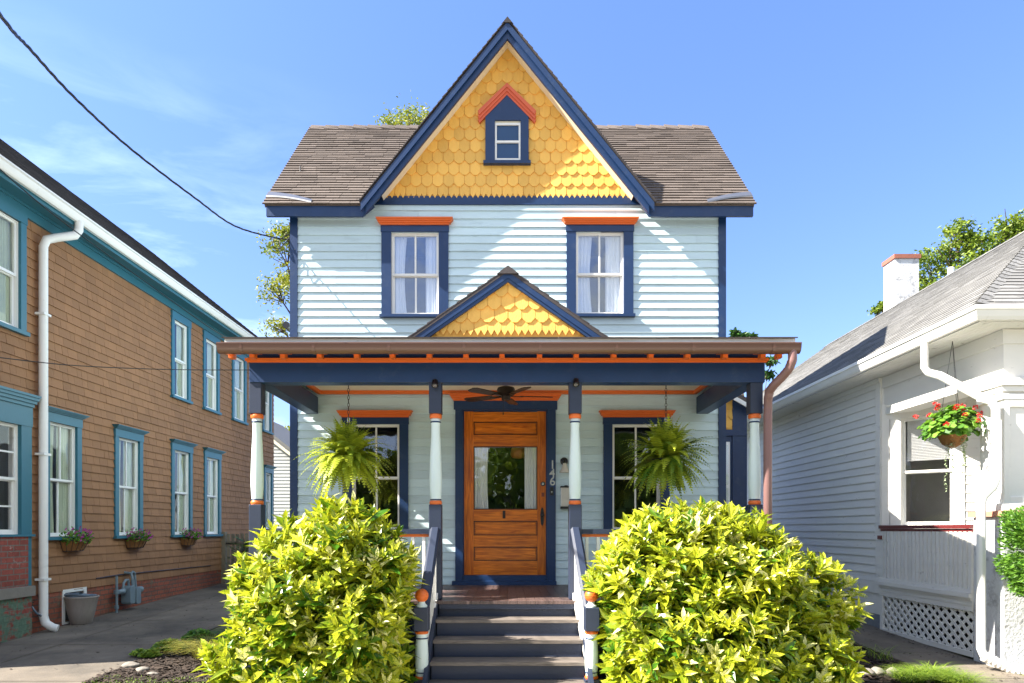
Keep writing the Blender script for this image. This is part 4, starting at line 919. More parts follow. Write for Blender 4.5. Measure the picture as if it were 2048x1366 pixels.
# ============================================================= LEFT HOUSE
XLH = -6.6
FL = Frame((XLH, 0, 0), (.021, 1, 0), (0, 0, 1), (1, -.021, 0))
def lu(px): return 6.6/(.021-(px-VX)/FP)
def lv(px, py): return (VY-py)/FP*lu(px)
lh = empty('brown_house', (XLH, 7.2, gz(7.2)), 'two-storey brown shingled house with teal trim and white gutter along the driveway', 'house')
LZ0 = -.89; LZ1 = 4.13; LU0, LU1 = 7.0, lu(547)
lows = [(84, 160, 95, 146), (226, 283, 234.5, 271), (340, 382.5, 346, 373), (406, 440, 411, 432)]
ups = [(340, 379, 346, 372), (404, 437, 409, 431), (462, 491, 466, 485)]
LW = []
for c0, c1, s0, s1 in lows: 
    a, b = lu(c0)+.11, lu(c1)-.11; LW.append((a, b, -.11, 1.50, 'low'))
for c0, c1, s0, s1 in ups: LW.append((lu(c0)+.11, lu(c1)-.11, 2.52, 3.97, 'up'))
LW.append((8.36, 8.94, 2.60, 4.02, 'up'))
LW.append((lu(527)+.08, lu(527)+.5, .0, 1.45, 'low')); LW.append((lu(524)+.08, lu(524)+.5, 2.52, 3.97, 'up'))
FRW = (7.3, lu(36), -.07, 1.36, 'front')
LW.append(FRW)
bw = (lu(128), lu(166), lv(150, 1240), lv(150, 1183))
hol = [q[:4] for q in LW]
w = MB(); shake(w, FL, LU0, LU1, LZ0, LZ1, .124, .17, holes=hol+[(6.9, lu(57), LZ0-.1, 1.75)], th=.02, wv=.45, jit=.0015, gap=.0018)
lw = w.build('wall', 'shake_brown', lh)
w = MB(); backing(w, FL, LU0, LU1, -1.6, LZ1+.2, hol+[bw]); w.box(FL, LU0-.0, LU0+.1, -1.6, 4.3, -7, -.121); w.box(FL, LU1-.1, LU1, -1.6, 4.3, -7, -.121)
w.box(FL, LU0, LU1, -1.6, 4.3, -7.1, -7.001)
w.prism(Frame(FL(LU0, 0, 0), (-1, .021, 0), (0, 0, 1), (-.021, -1, 0)), [(0, 4.3), (7, 4.3), (3.5, 6.9)], -.1, 0)
w.prism(Frame(FL(LU1, 0, 0), (-1, .021, 0), (0, 0, 1), (-.021, -1, 0)), [(0, 4.3), (7, 4.3), (3.5, 6.9)], 0, .1)
w.build('shell', 'shake_brown', lw)
w = MB(); backing(w, FL, LU0, LU1+.0, -1.7, LZ0-.003, [bw], -.05, .004); w.build('brick_foundation', 'brick_found', lh)
for i, (a, b, v0, v1, kd) in enumerate(LW):
    lab = None
    if kd == 'low': window(lh, FL, a, b, v0, v1, cas=.10, head=.13, casm='teal', crown=True, crownm='teal', crown_h=.055, crown_ext=.05, sill=.045, glass='glass_dim', curt='curtain_green', cw=.44, room='room_mid', mt=.04)
    elif kd == 'up': window(lh, FL, a, b, v0, v1, cas=.10, head=.14, casm='teal', crown=None, sill=.05, glass='glass_dim', curt='curtain_green', cw=.44, room='room_mid', mt=.045, cols=1)
    else:
        window(lh, FL, a, b, v0, v1, cas=.19, head=.26, casm='teal', crown=True, crownm='teal', crown_h=.16, crown_ext=.06, sill=.03, glass='glass_dim', curt=None, room='room_mid', mt=.045, cols=3, rows=2, nbase=.03)
# front sunroom panel: brick, stone sill, brick
w = MB(); w.box(FL, LU0, lu(48), lv(45, 1172), FRW[2]-.031, .005, .06); sp = w.build('brick_panel', 'brick_left', lh)
w = MB(); w.box(FL, LU0, lu(54), lv(45, 1192), lv(45, 1172)-.001, .005, .12, .5); w.build('stone_ledge', 'stone', sp)
w = MB(); w.box(FL, LU0, lu(52), -1.6, lv(45, 1192)-.001, .005, .08); w.build('painted_brick_base', 'brick_green', sp)
w = MB(); w.box(FL, lu(40)+.06, lu(56), lv(45, 1172), FRW[2]-.0, .006, .05); w.build('corner_board', 'teal', sp)
# basement window
w = MB(); a, b, v0, v1 = bw; 
w.box(FL, a-.05, a, v0-.03, v1+.05, -.02, .02); w.box(FL, b, b+.06, v0-.03, v1+.05, -.02, .02); w.box(FL, a, b, v1, v1+.05, -.02, .02); w.box(FL, a, b, v0-.03, v0, -.02, .02); 
bwo = w.build('basement_window', 'white', lh)
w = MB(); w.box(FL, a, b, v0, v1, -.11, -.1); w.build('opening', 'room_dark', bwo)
# cornice: frieze, soffit, crown, gutter, roof
w = MB(); w.box(FL, LU0, LU1, LZ1+.001, 4.29, -.02, .03); w.box(FL, LU0-.05, LU1+.05, 4.255, 4.289, .031, .055); w.box(FL, LU0-.05, LU1+.05, LZ1+.001, LZ1+.02, .031, .04)
w.box(FL, LU0-.3, LU1+.3, 4.291, 4.31, -.1, .34); w.box(FL, LU0-.3, LU1+.3, 4.25, 4.2905, .29, .32)
w.build('cornice', 'teal', lh)
w = MB(); GXL = .335
pr_ = [(GXL, 4.30), (GXL+.045, 4.30), (GXL+.075, 4.33), (GXL+.09, 4.385), (GXL+.11, 4.40), (GXL+.11, 4.42), (GXL, 4.42)]
w.solid([FL(LU0-.35, z, n_) for n_, z in pr_], [FL(LU1+.35, z, n_) for n_, z in pr_]); lg = w.build('gutter', 'white', lh, smooth='auto')
lp = math.atan(.80); rn = Vector((1, -.021, 0)).normalized(); e0 = FL(0, 4.425, .40)
FLR = Frame(e0, (.021, 1, 0), -rn*math.cos(lp)+Vector((0, 0, math.sin(lp))), rn*math.sin(lp)+Vector((0, 0, math.cos(lp))))
w = MB(); w.box(FLR, LU0-.4, LU1+.4, 0, 4.95, -.05, -.001); shake(w, FLR, LU0-.4, LU1+.4, -.02, 4.95, .13, .28, th=.014, wv=.35)
e1 = FL(0, 4.425, -7.4); FLR2 = Frame(e1, (-.021, -1, 0), rn*math.cos(lp)+Vector((0, 0, math.sin(lp))), -rn*math.sin(lp)+Vector((0, 0, math.cos(lp))))
w.box(FLR2, -LU1-.4, -LU0+.4, 0, 4.95, -.05, -.001)
w.build('roof', 'asphalt_dark', lh)
# white downspout
def LP(px, py, n=0): u = lu(px); q = FL(u, 0, n); return q
m = MB(); ud = lu(74); vt = 4.30
pts = [FL(ud+.32, vt+.02, .37), FL(ud+.32, vt-.1, .37), FL(ud+.28, vt-.19, .34), FL(ud+.10, vt-.30, .20), FL(ud+.02, vt-.36, .12), FL(ud, vt-.46, .09), FL(ud, 0, .09), FL(ud, -1.18, .09), FL(ud, -1.28, .12), FL(ud+.02, -1.34, .2), FL(ud+.04, -1.36, .26)]
m.tube(pts, [.055, .055, .057, .055, .057, .055, .055, .055, .057, .055, .055], 16); m.build('downspout', 'white', lg, smooth='auto')
for zz in (2.9, 1.0, -.7): m = MB(); m.box(FL, ud-.07, ud+.07, zz, zz+.03, .02, .15); m.build('downspout_strap', 'white', lg)
# flower baskets
def flower_basket(px, label, seed):
    random.seed(seed); u = lu(px); c = FL(u, 0, .02); v = -.17
    o = empty('flower_basket', (c.x, c.y, v-.15), label, 'flower basket', 'flower baskets under the brown house windows')
    W_, D_, H_ = .26, .20, .15
    m = MB()
    def sh(s, t, k=1): a = math.pi*s; return FL(u+W_*math.cos(a)*(.75+.25*t)*k, v-H_+H_*t, .02+D_*math.sin(a)*(.6+.4*t)*k)
    for i in range(10):
        for j in range(3): m.poly([sh(i/10, j/3, .95), sh((i+1)/10, j/3, .95), sh((i+1)/10, (j+1)/3, .95), sh(i/10, (j+1)/3, .95)])
    m.poly([sh(i/10, .9, .95) for i in range(11)]); m.poly([sh(i/10, 0, .95) for i in range(11)]); m.build('liner', 'coir', o)
    m = MB()
    for t in (0, 1): m.tube([sh(i/12, t) for i in range(13)], .005, 5)
    for i in range(9): m.tube([sh(i/8, 0), sh(i/8, .5), sh(i/8, 1)], .0035, 5)
    m.build('wire_frame', 'black', o)
    m = MB()
    for i in range(520):
        a = U(0, math.pi); q = math.sqrt(rnd()); p = FL(u+W_*1.15*q*math.cos(a), v+U(-.06, .17)*(1.1-q*.6), .03+D_*q*math.sin(a)*1.15)
        d = Vector((U(-1, 1), U(-1, 1), U(-.3, 1))).normalized(); s_ = d.cross(Vector((U(-1, 1), U(-1, 1), U(-1, 1)))).normalized(); m.quadleaf(p, d, s_, U(.03, .055), U(.015, .03), rnd())
    m.build('foliage', 'ger_leaf', o)
    m = MB()
    for i in range(60):
        a = U(0, math.pi); q = math.sqrt(rnd()); p = FL(u+W_*1.2*q*math.cos(a), v+U(.0, .22)*(1.1-q*.5), .05+D_*q*math.sin(a)*1.25); r_ = U(.012, .02); tn = rnd()
        for j in range(5):
            b = j*1.257; d = Vector((math.cos(b)*.5, math.sin(b), math.cos(b))).normalized(); s_ = d.cross(Vector((1, -.8, .3))).normalized(); m.quadleaf(p, d, s_, r_*1.6, r_, tn)
    m.build('blossoms', 'purple_flower', o)
flower_basket(141, 'flower basket with magenta blooms nearest the white downspout', 31); flower_basket(265, 'flower basket with magenta blooms, middle one of the row of three', 32); flower_basket(371, 'flower basket with magenta blooms farthest down the driveway', 33)
random.seed(6)
# gas meter
gc = lu(236); gm = empty('gas_meter', tuple(FL(gc, gz(gc), .12)), 'grey gas meter with bent pipes against the brick foundation', 'gas meter')
gp = lambda du, v, n: FL(gc+du, v, n)
k_ = FP/gc; zv = lambda py: (VY-py)/k_
m = MB()
def rbox(m, du0, du1, v0, v1, n0, n1): m.prism(Frame(FL(gc, 0, 0), FL.u, FL.v, FL.n), [(du0+.02, v0), (du1-.02, v0), (du1, v0+.03), (du1, v1-.03), (du1-.03, v1), (du0+.03, v1), (du0, v1-.03), (du0, v0+.03)], n0, n1)
rbox(m, -.02, .125, zv(1208), zv(1172), .06, .22); rbox(m, .13, .26, zv(1210), zv(1176), .08, .24); m.build('meter_body', 'meter_grey', gm, bevel=.01)
m = MB(); m.tube([gp(-.20, gz(gc)+.0, .1), gp(-.20, zv(1150), .1)], .02, 10); m.tube([gp(-.2, zv(1186), .1), gp(-.2, zv(1178), .1)], .045, 12); m.tube([gp(-.2, zv(1215), .1), gp(-.2, zv(1208), .1)], .034, 8)
m.tube([gp(-.2, zv(1182), .12), gp(-.1, zv(1182), .14), gp(-.06, zv(1178), .14)], [.035, .05, .03], 12)
m.tube([gp(-.10, zv(1180), .14), gp(-.08, zv(1166), .14), gp(-.02, zv(1160), .14), gp(.05, zv(1160), .14), gp(.07, zv(1172), .14)], .02, 10)
m.tube([gp(.16, zv(1176), .16), gp(.16, zv(1160), .15)], .026, 10); m.tube([gp(.16, zv(1160), .15), gp(.17, zv(1148), .12), gp(.22, zv(1145), .12), gp(.27, zv(1148), .12), gp(.28, zv(1158), .12), gp(.28, zv(1185), .14)], .02, 10); m.tube([gp(.16, zv(1148), .13), gp(.16, zv(1146), .0)], .02, 10)
m.build('pipes', 'meter_grey', gm, smooth='auto')
m = MB(); m.tube([gp(.27, zv(1182), .16), gp(.36, zv(1182), .19)], .05, 14); m.build('regulator', 'meter_grey', gm)
m = MB(); m.tube([gp(.362, zv(1182), .19), gp(.368, zv(1182), .192)], .036, 14); m.build('regulator_cap', 'white_old', gm)
m = MB(); m.tube([FL(lu(190), lv(190, 1157), .02), FL(gc, lv(236, 1153)+.03, .03), FL(lu(330), lv(330, 1140), .02), FL(lu(420), lv(420, 1131), .02)], .008, 6); m.build('wall_cable', 'black', lh)
# tub and hose
TX, TY = -6.22, 9.95; tz = gz(TY)+.012
tub = empty('planter_tub', (TX, TY, tz), 'grey ribbed tub standing on the driveway under the basement window', 'tub')
m = MB(); m.lathe(TX, TY, [(.135, tz), (.14, tz+.005), (.185, tz+.2), (.215, tz+.36), (.23, tz+.385), (.225, tz+.40), (.205, tz+.40), (.20, tz+.37), (.17, tz+.2), (.13, tz+.05)], 28); m.build('tub_wall', 'tub_grey', tub, smooth='auto')
hs_ = MB(); pts = []
for i in range(70):
    a = i*.35; r_ = .165-.02*math.sin(i*.2); pts.append((TX+r_*math.cos(a), TY+r_*math.sin(a), tz+.375+i*.0008+.02*math.sin(i*.3)))
pts += [(TX-.15, TY-.14, tz+.43), (TX-.25, TY-.2, tz+.36), (TX-.27, TY-.33, tz+.18), tuple(FL(9.25, -1.19, .1)), tuple(FL(9.15, -1.12, .08)), tuple(FL(9.1, -1.03, .06))]
hs_.tube(pts, .013, 8); hs_.build('garden_hose', 'hose_blue', label='blue-grey garden hose coiled in the tub and running to the wall tap', cat='hose', smooth=True)
m = MB(); m.tube([FL(9.1, -1.02, -.02), FL(9.1, -1.02, .07)], .015, 8); m.tube([FL(9.1, -.985, .05), FL(9.1, -.975, .05)], .035, 10); m.build('wall_tap', 'bronze', lh)
# ============================================================= RIGHT HOUSE
XRH = 5.2
FRt = Frame((XRH, 0, 0), (0, -1, 0), (0, 0, 1), (-1, 0, 0))
rh = empty('white_house', (XRH+3, 10, gz(10)), 'one-storey white clapboard house with grey shingle hip roof on the right', 'house')
YC = XRH*FP/(1764-VX)      # corner where the siding ends
w = MB(); clapboards(w, FRt, -17.5, -YC-.0, -.88+.14, 1.97, .118, (), 3.5, .02, .003); rwl = w.build('wall', 'white_old', rh)
w = MB(); w.box(FRt, -17.5, -YC, -1.2, 2.3, -.12, -.001); w.box(FRt, -17.5, -YC, -.90, -.741, -.01, .02); w.box(FRt, -YC-.12, -YC+.0, -.745, 1.97, .0, .028); w.box(FRt, -17.5, -YC+.0, 1.971, 2.10, 0, .025); w.box(FRt, -17.5, -YC+.0, 2.04, 2.102, .0255, .05)
w.build('trim_boards', 'white_old', rwl)
w = MB(); w.box(FRt, -17.5, -YC-.02, -1.6, -.901, -.2, -.002); w.build('foundation', 'foundation_grey', rh)
# angled wall with window
dC = Vector((.75, -.662, 0)).normalized(); FC = Frame((XRH, YC, 0), dC, (0, 0, 1), (dC.y, -dC.x, 0))
def cu(px):  # pixel column -> u on the angled wall
    k = (px-VX)/FP; return (k*YC-XRH)/(dC.x-k*dC.y)
def cvz(px, py): return (VY-py)/FP*(YC+dC.y*cu(px))
cw0, cw1 = cu(1803), cu(1906); cv0, cv1 = cvz(1803, 1052), cvz(1803, 838)
w = MB(); clapboards(w, FC, cu(1925), 1.75, -.7, 2.1, .118, (), 3.5, .02, .003); w.build('angled_wall', 'white_old', rh)
w = MB(); backing(w, FC, 0, 1.75, -1.3, 2.3, [(cw0, cw1, cv0, cv1)]); w.box(FC, 0.0, cw0-.14, -.7, cv1+.22, .0, .026)
w.build('angled_wall_backing', 'white_old', rh)
window(rh, FC, cw0, cw1, cv0, cv1, cas=.13, head=.14, casm='white_old', crown=True, crownm='white_old', crown_h=.05, crown_ext=.03, sill=.05, glass='glass_dim', curt=None, room='room_light', mt=.04, cols=1, meet=.5, label='porch window with half-lowered blind behind the hanging geraniums')
m = MB()
for i in range(26):
    vz = cv1-.03-i*.021; m.solid([FC(cw0+.05, vz, -.10), FC(cw1-.05, vz, -.10), FC(cw1-.05, vz-.017, -.112), FC(cw0+.05, vz-.017, -.112)], [FC(cw0+.05, vz-.003, -.10), FC(cw1-.05, vz-.003, -.10), FC(cw1-.05, vz-.019, -.113), FC(cw0+.05, vz-.019, -.113)])
m.build('window_blind', 'blind', rh)
# end wall of the house seen past the angled wall, porch floor
eC = FC(1.75, 0, 0)
m = MB(); m.wbox(eC.x, 13, eC.y-.02, eC.y+.1, -1.3, 2.3); m.build('front_wall', 'white_old', rh)
m = MB(); m.wbox(XRH+.02, 13, 7.2, YC-.05, -.78, -.745); m.build('porch_floor', 'foundation_grey', rh)
# far wall volume
m = MB(); m.wbox(XRH+.125, 12.2, 17.3, 17.5, -1.5, 2.3); m.build('rear_wall', 'white_old', rh)
# porch side: cap rail, bead board, lattice
YP1 = 7.6; RU0, RU1 = -YC+.0, -YP1
m = MB(); m.box(FRt, RU0, RU1, .005, .05, -.06, .05); m.box(FRt, RU0+.02, RU1, -.03, .004, -.03, .03); m.box(FRt, RU0-.03, RU0+.06, -.14, -.09, -.02, .05); rail = m.build('cap_rail', 'maroon', rh)
m = MB(); n_ = 22
for i in range(n_):
    a = RU0+.09+(RU1-RU0-.09)*i/n_; b = RU0+.09+(RU1-RU0-.09)*(i+1)/n_; m.prism(Frame(FRt.o, FRt.u, FRt.v, FRt.n), [(a+.003, -.67), (b-.003, -.67), (b-.003, -.031), (a+.003, -.031)], -.02, .012, rnd())
    m.prism(FRt, [(a+.012, -.67), (b-.012, -.67), (b-.012, -.031), (a+.012, -.031)], .012, .032, rnd())
m.box(FRt, RU0+.0, RU1, -.72, -.671, -.02, .045); m.box(FRt, RU0, RU0+.085, -.67, -.031, -.02, .03)
m.build('bead_board', 'white_old', rail)
m = MB(); m.box(FRt, RU0, RU1, -.77, -.722, -.03, .07); m.box(FRt, RU0, RU1, -.86, -.771, -.03, .035); m.box(FRt, RU0, RU1, -.80, -.771, .036, .05); m.build('porch_skirt_board', 'white_old', rail)
lat = MB(); lz0, lz1 = -1.43, -.861; 
def clipline(c, sgn, a0, a1, z0, z1):
    # u = c + sgn*(z-z0)
    pts = []; 
    for z in (z0, z1):
        pts.append((c+sgn*(z-z0), z))
    (ua, za), (ub, zb_) = pts
    def at(u): return za+(u-ua)/(ub-ua)*(zb_-za)
    lo_, hi_ = min(ua, ub), max(ua, ub)
    if hi_ < a0 or lo_ > a1: return None
    q0, q1 = max(lo_, a0), min(hi_, a1)
    if q1-q0 < .03: return None
    return (q0, at(q0)), (q1, at(q1))
for sgn, n0_, n1_ in ((1, -.008, 0.0), (-1, .001, .009)):
    c = RU0-.8
    while c < RU1+.8:
        s_ = clipline(c, sgn*1.25, RU0+.05, RU1-.02, lz0+.05, lz1-.05)
        if s_:
            (ua, za), (ub, zb_) = s_; h_ = .026
            lat.prism(FRt, [(ua, za-h_), (ub, zb_-h_), (ub, zb_+h_), (ua, za+h_)], n0_, n1_)
        c += .150
lat.box(FRt, RU0, RU1, lz1-.06, lz1-.001, .01, .03); lat.box(FRt, RU0, RU1, lz0, lz0+.06, .01, .03); lat.box(FRt, RU0, RU0+.06, lz0+.06, lz1-.06, .01, .03); lat.build('lattice_panel', 'white_old', rail)
m = MB(); m.wbox(XRH+.25, XRH+.27, YP1, YC, -1.5, -.8); m.build('lattice_shade_sheet', 'room_dark', rail)  # dark sheet standing in for the shade behind the lattice
# pier and column
m = MB(); PYf = 7.14; m.wbox(XRH-.02, XRH+.5, PYf, YP1, -1.55, .13); pier = m.build('pier', 'stucco', rh, bevel=.012)
m = MB(); m.wbox(XRH-.06, XRH+.54, PYf-.04, YP1+.04, .131, .19); m.build('pier_cap', 'terracotta', pier)
m = MB(); c0, c1, y0_, y1_ = XRH+.0, XRH+.38, 7.17, 7.52
m.wbox(c0, c1, y0_, y1_, .191, 1.5); m.wbox(c0-.03, c1+.03, y0_-.03, y1_+.03, .191, .27); m.wbox(c0-.025, c1+.025, y0_-.025, y1_+.025, 1.36, 1.42); m.wbox(c0-.05, c1+.05, y0_-.05, y1_+.05, 1.501, 1.58); m.wbox(c0-.03, c1+.03, y0_-.03, y1_+.03, 1.44, 1.50)
for (a, b, z0_, z1_) in ((c0+.0, c0+.06, .27, 1.36), (c1-.06, c1, .27, 1.36), (c0+.06, c1-.06, .27, .34), (c0+.06, c1-.06, 1.28, 1.36)): m.wbox(a, b, y0_-.02, y0_-.0, z0_, z1_)
m.build('porch_column', 'white_old', rh, bevel=.004)
m = MB(); m.wbox(XRH+.02, XRH+.30, y0_+.02, YC+.2, 1.581, 2.02); m.wbox(XRH+.301, 13, y0_+.021, y0_+.28, 1.582, 2.019); m.wbox(XRH-.0, XRH+.019, y0_, YC+.0, 1.95, 2.10); m.wbox(XRH+.02, 13, y0_-.0, y0_+.019, 1.95, 2.098)
m.build('porch_beam', 'white_old', rh)
# soffit, gutter, roof
OX = 4.72; OY = 6.87; GZ0, GZ1 = 2.115, 2.25
m = MB(); nbd = 6
for i in range(nbd):
    a = OX+.07+(XRH-.03-OX-.07)*i/nbd; m.wbox(a+.002, a+(XRH-.03-OX-.07)/nbd-.002, OY+.07, 17.8, 2.105, 2.12)
m.wbox(XRH-.03, 13, OY+.07, YC+.3, 2.106, 2.12)
m.build('soffit', 'white_old', rh)
m = MB(); pr_ = [(0, GZ0), (.05, GZ0), (.03, GZ0+.05), (0, GZ0+.09), (-.025, GZ0+.10), (-.025, GZ1), (.06, GZ1), (.06, GZ0)]
pr_ = [(.06, GZ0), (.02, GZ0), (.0, GZ0+.03), (-.02, GZ0+.085), (-.035, GZ0+.095), (-.035, GZ1), (.06, GZ1)]
m.solid([(OX+a, OY+a, z) for a, z in pr_], [(OX+a, 17.9, z) for a, z in pr_]); m.solid([(OX+a, OY+a, z) for a, z in pr_], [(13.0, OY+a, z) for a, z in pr_]); rg = m.build('gutter', 'white', rh)
HX = 3.75; RZt = 4.87; ra = math.atan2(RZt-GZ1, HX); rl_ = math.hypot(HX, RZt-GZ1)
Frl = Frame((OX, 0, GZ1), (0, -1, 0), (math.cos(ra), 0, math.sin(ra)), (-math.sin(ra), 0, math.cos(ra)))
m = MB(); lo = lambda v: -17.9; hi = lambda v: -(OY+v*math.cos(ra))
m.prism(Frl, [(-17.9, 0), (-OY, 0), (-(OY+HX), rl_), (-17.9, rl_)], -.05, -.002)
shake(m, Frl, -17.9, -OY, -.03, rl_, .125, .27, th=.014, wv=.35, lo=lo, hi=hi)
Frf = Frame((0, OY, GZ1), (1, 0, 0), (0, math.cos(ra), math.sin(ra)), (0, -math.sin(ra), math.cos(ra)))
m.prism(Frf, [(OX, 0), (OX+2*HX, 0), (OX+HX, rl_)], -.05, -.002)
shake(m, Frf, OX, OX+2*HX, -.03, rl_, .125, .27, th=.014, wv=.35, lo=lambda v: OX+v*math.cos(ra), hi=lambda v: OX+2*HX-v*math.cos(ra))
Frr = Frame((OX+2*HX, 0, GZ1), (0, 1, 0), (-math.cos(ra), 0, math.sin(ra)), (math.sin(ra), 0, math.cos(ra)))
m.prism(Frr, [(OY, 0), (17.9, 0), (17.9, rl_), (OY+HX, rl_)], -.05, -.002)
rroof = m.build('roof', 'asphalt_grey', rh)
m = MB(); A = Vector((OX, OY, GZ1)); B = Vector((OX+HX, OY+HX, RZt)); nh = 34
for i in range(nh):
    a = A.lerp(B, i/nh); b = A.lerp(B, (i+1.25)/nh); s1 = Vector((.11, -.0, .0)); s2 = Vector((0, .11, 0)); upv = Vector((0, 0, .03+.012)); lo_ = Vector((0, 0, .012))
    m.solid([a+s1+lo_-Vector((0, 0, 0)), a+upv, a+s2+lo_], [b+s1+lo_-Vector((0, 0, .012)), b+upv-Vector((0, 0, .012)), b+s2+lo_-Vector((0, 0, .012))], rnd())
yy = OY+HX
while yy < 17.9: m.solid([(B.x-.12, yy, RZt-.06), (B.x, yy, RZt+.03), (B.x+.12, yy, RZt-.06)], [(B.x-.12, yy+.24, RZt-.07), (B.x, yy+.24, RZt+.02), (B.x+.12, yy+.24, RZt-.07)], rnd()); yy += .22
m.build('ridge_caps', 'asphalt_grey', rroof)
# chimney
cY = 15.0; cs = FP/cY; cx0, cx1 = (1790-VX)/cs, (1838-VX)/cs; ctop = (VY-517)/cs
m = MB(); m.wbox(cx0, cx1, cY, cY+.45, 4.0, ctop); ch_o = m.build('chimney', 'stucco', rroof)
m = MB(); m.wbox(cx0-.03, cx1+.03, cY-.03, cY+.48, ctop+.0, ctop+.09); m.build('chimney_cap', 'brick_red', ch_o if False else rroof)
m = MB(); vx_ = (1900-VX)/FP*13; m.tube([(8.7, 13.4, 4.3), (8.7, 13.4, 5.13)], .06, 12); m.build('vent_pipe', 'white', rroof)
# downspout of the right house
m = MB(); a = Vector(P3(1837, 690, 7.75)); a = Vector((4.75, 7.78, GZ0+.02))
zb1 = PZ(745, 7.75)
pts = [a, Vector((4.75, 7.78, zb1+.06)), Vector((4.77, 7.75, zb1-.0)), Vector((4.84, 7.64, zb1-.06)), Vector((5.03, 7.22, PZ(797, 7.2))), Vector((5.07, 7.15, PZ(803, 7.15))), Vector((5.09, 7.12, PZ(818, 7.12))), Vector((5.09, 7.12, PZ(960, 7.1))), Vector((5.07, 7.14, PZ(975, 7.1))), Vector((4.99, 7.16, PZ(992, 7.1))), Vector((4.97, 7.17, PZ(1008, 7.1))), Vector((4.97, 7.17, -1.26)), Vector((4.985, 7.14, -1.33))]
m.tube(pts, .043, 10); m.build('downspout', 'white', rg, smooth='auto')
m = MB(); pts = []
for i in range(40): t = i/39; pts.append(Vector((4.97+.75*t, 7.14-.25*t, -1.33-.13*min(1, t*3))))
m.tube(pts, [.05+.006*(i % 2) for i in range(40)], 14); m.build('drain_extension', 'white', rg)
# hanging geranium
gY = 7.62; gx, gzc = PX(1905, gY), PZ(872, gY)
ger = empty('hanging_geranium', (gx, gY, gzc-.15), 'hanging basket of red geraniums with trailing silver strands on the white porch', 'hanging plant')
m = MB(); m.lathe(gx, gY, [(.03, gzc-.13), (.10, gzc-.09), (.145, gzc), (.15, gzc+.01)], 20); m.build('basket', 'coir', ger, smooth='auto')
m = MB()
for i in range(3):
    a = R(20+120*i); m.tube([(gx, gY, 2.10), (gx+.14*math.cos(a), gY+.14*math.sin(a), gzc)], .003, 5)
m.build('hanger_wire', 'black', ger)
m = MB()
for i in range(560):
    a = U(0, 6.28); e = U(-.35, 1.5); r_ = U(.5, 1.15); c = Vector((gx+.30*r_*math.cos(a)*math.cos(e), gY+.26*r_*math.sin(a)*math.cos(e), gzc+.06+.24*r_*math.sin(e)))
    nn = (c-Vector((gx, gY, gzc-.1))).normalized()+Vector((U(-.5, .5), U(-.5, .5), U(-.3, .5))); nn.normalize(); s1 = nn.cross(Vector((.2, .1, 1))).normalized(); s2 = nn.cross(s1); q = U(.025, .042); tn = rnd()
    m.poly([c+(s1*math.cos(b)+s2*math.sin(b))*q*(1 if j % 2 else .86)+nn*(.004 if j % 2 else -.004) for j, b in enumerate([2*math.pi*j/10 for j in range(10)])], tn)
m.build('leaves', 'ger_leaf', ger)
m = MB(); st_ = MB()
for i in range(24):
    a = U(0, 6.28); e = U(.1, 1.4); r_ = U(.9, 1.25); c = Vector((gx-.06+.34*r_*math.cos(a)*math.cos(e), gY-.04+.3*r_*math.sin(a)*math.cos(e), gzc+.04+.28*r_*math.sin(e)))
    st_.tube([(gx, gY, gzc), ((gx+c.x)/2, (gY+c.y)/2, (gzc+c.z)/2+.05), c], .0025, 4)
    for j in range(26):
        d = Vector((U(-1, 1), U(-1, 1), U(-.6, 1))).normalized(); s_ = d.cross(Vector((U(-1, 1), U(-1, 1), U(-1, 1)))).normalized(); m.quadleaf(c+d*.012, d, s_, U(.016, .028), U(.014, .022), rnd())
m.build('blossoms', 'red_flower', ger); st_.build('flower_stems', 'stem_green', ger)
m = MB()
for i in range(9):
    a = U(3.3, 6.1); x = gx+.13*math.cos(a)+U(-.03, .1); y = gY+.13*math.sin(a); L_ = U(.25, .62); z = gzc-.02
    for j in range(int(L_/.012)):
        z2 = z-.012*j; xx = x+.01*math.sin(j*.3+i)
        for q in range(2):
            d = Vector((U(-1, 1), U(-1, 1), U(-.6, .3))).normalized(); s_ = d.cross(Vector((0, 0, 1))).normalized(); m.quadleaf(Vector((xx, y, z2)), d, s_, U(.02, .034), .018, rnd())
m.build('trailing_strands', 'silver_leaf', ger)
# yew at the right edge
yw = empty('clipped_yew', (5.36, 6.5, gz(6.5)), 'dense fine-leaved green shrub in front of the white porch pier', 'bush')
m = MB(); cyw = Vector((5.36, 6.5, -.22))
for i in range(34000):
    a = U(0, 6.28); e = math.asin(U(-1, 1)); k = U(.62, 1.02)*(1+.06*math.sin(5*a+3*e)+.05*math.sin(9*e+a))
    sq = lambda v: math.copysign(abs(v)**.62, v)
    p = cyw+Vector((.50*k*sq(math.cos(a))*sq(math.cos(e)), .42*k*sq(math.sin(a))*sq(math.cos(e)), .46*k*sq(math.sin(e))))
    d = ((p-cyw).normalized()+Vector((U(-.8, .8), U(-.8, .8), U(-.5, .8)))).normalized(); s_ = d.cross(Vector((U(-1, 1), U(-1, 1), U(-1, 1)))).normalized(); m.quadleaf(p, d, s_, U(.03, .055), U(.012, .02), rnd())
m.build('needles', 'yew_leaf', yw)
m = MB()
for i in range(7): m.tube([(5.36+U(-.05, .05), 6.5+U(-.04, .04), gz(6.5)), (5.34+U(-.1, .1), 6.5+U(-.1, .1), -.9), (5.34+U(-.25, .25), 6.5+U(-.2, .2), -.2)], [.02, .014, .006], 6)
m.build('trunk', 'bark', yw)

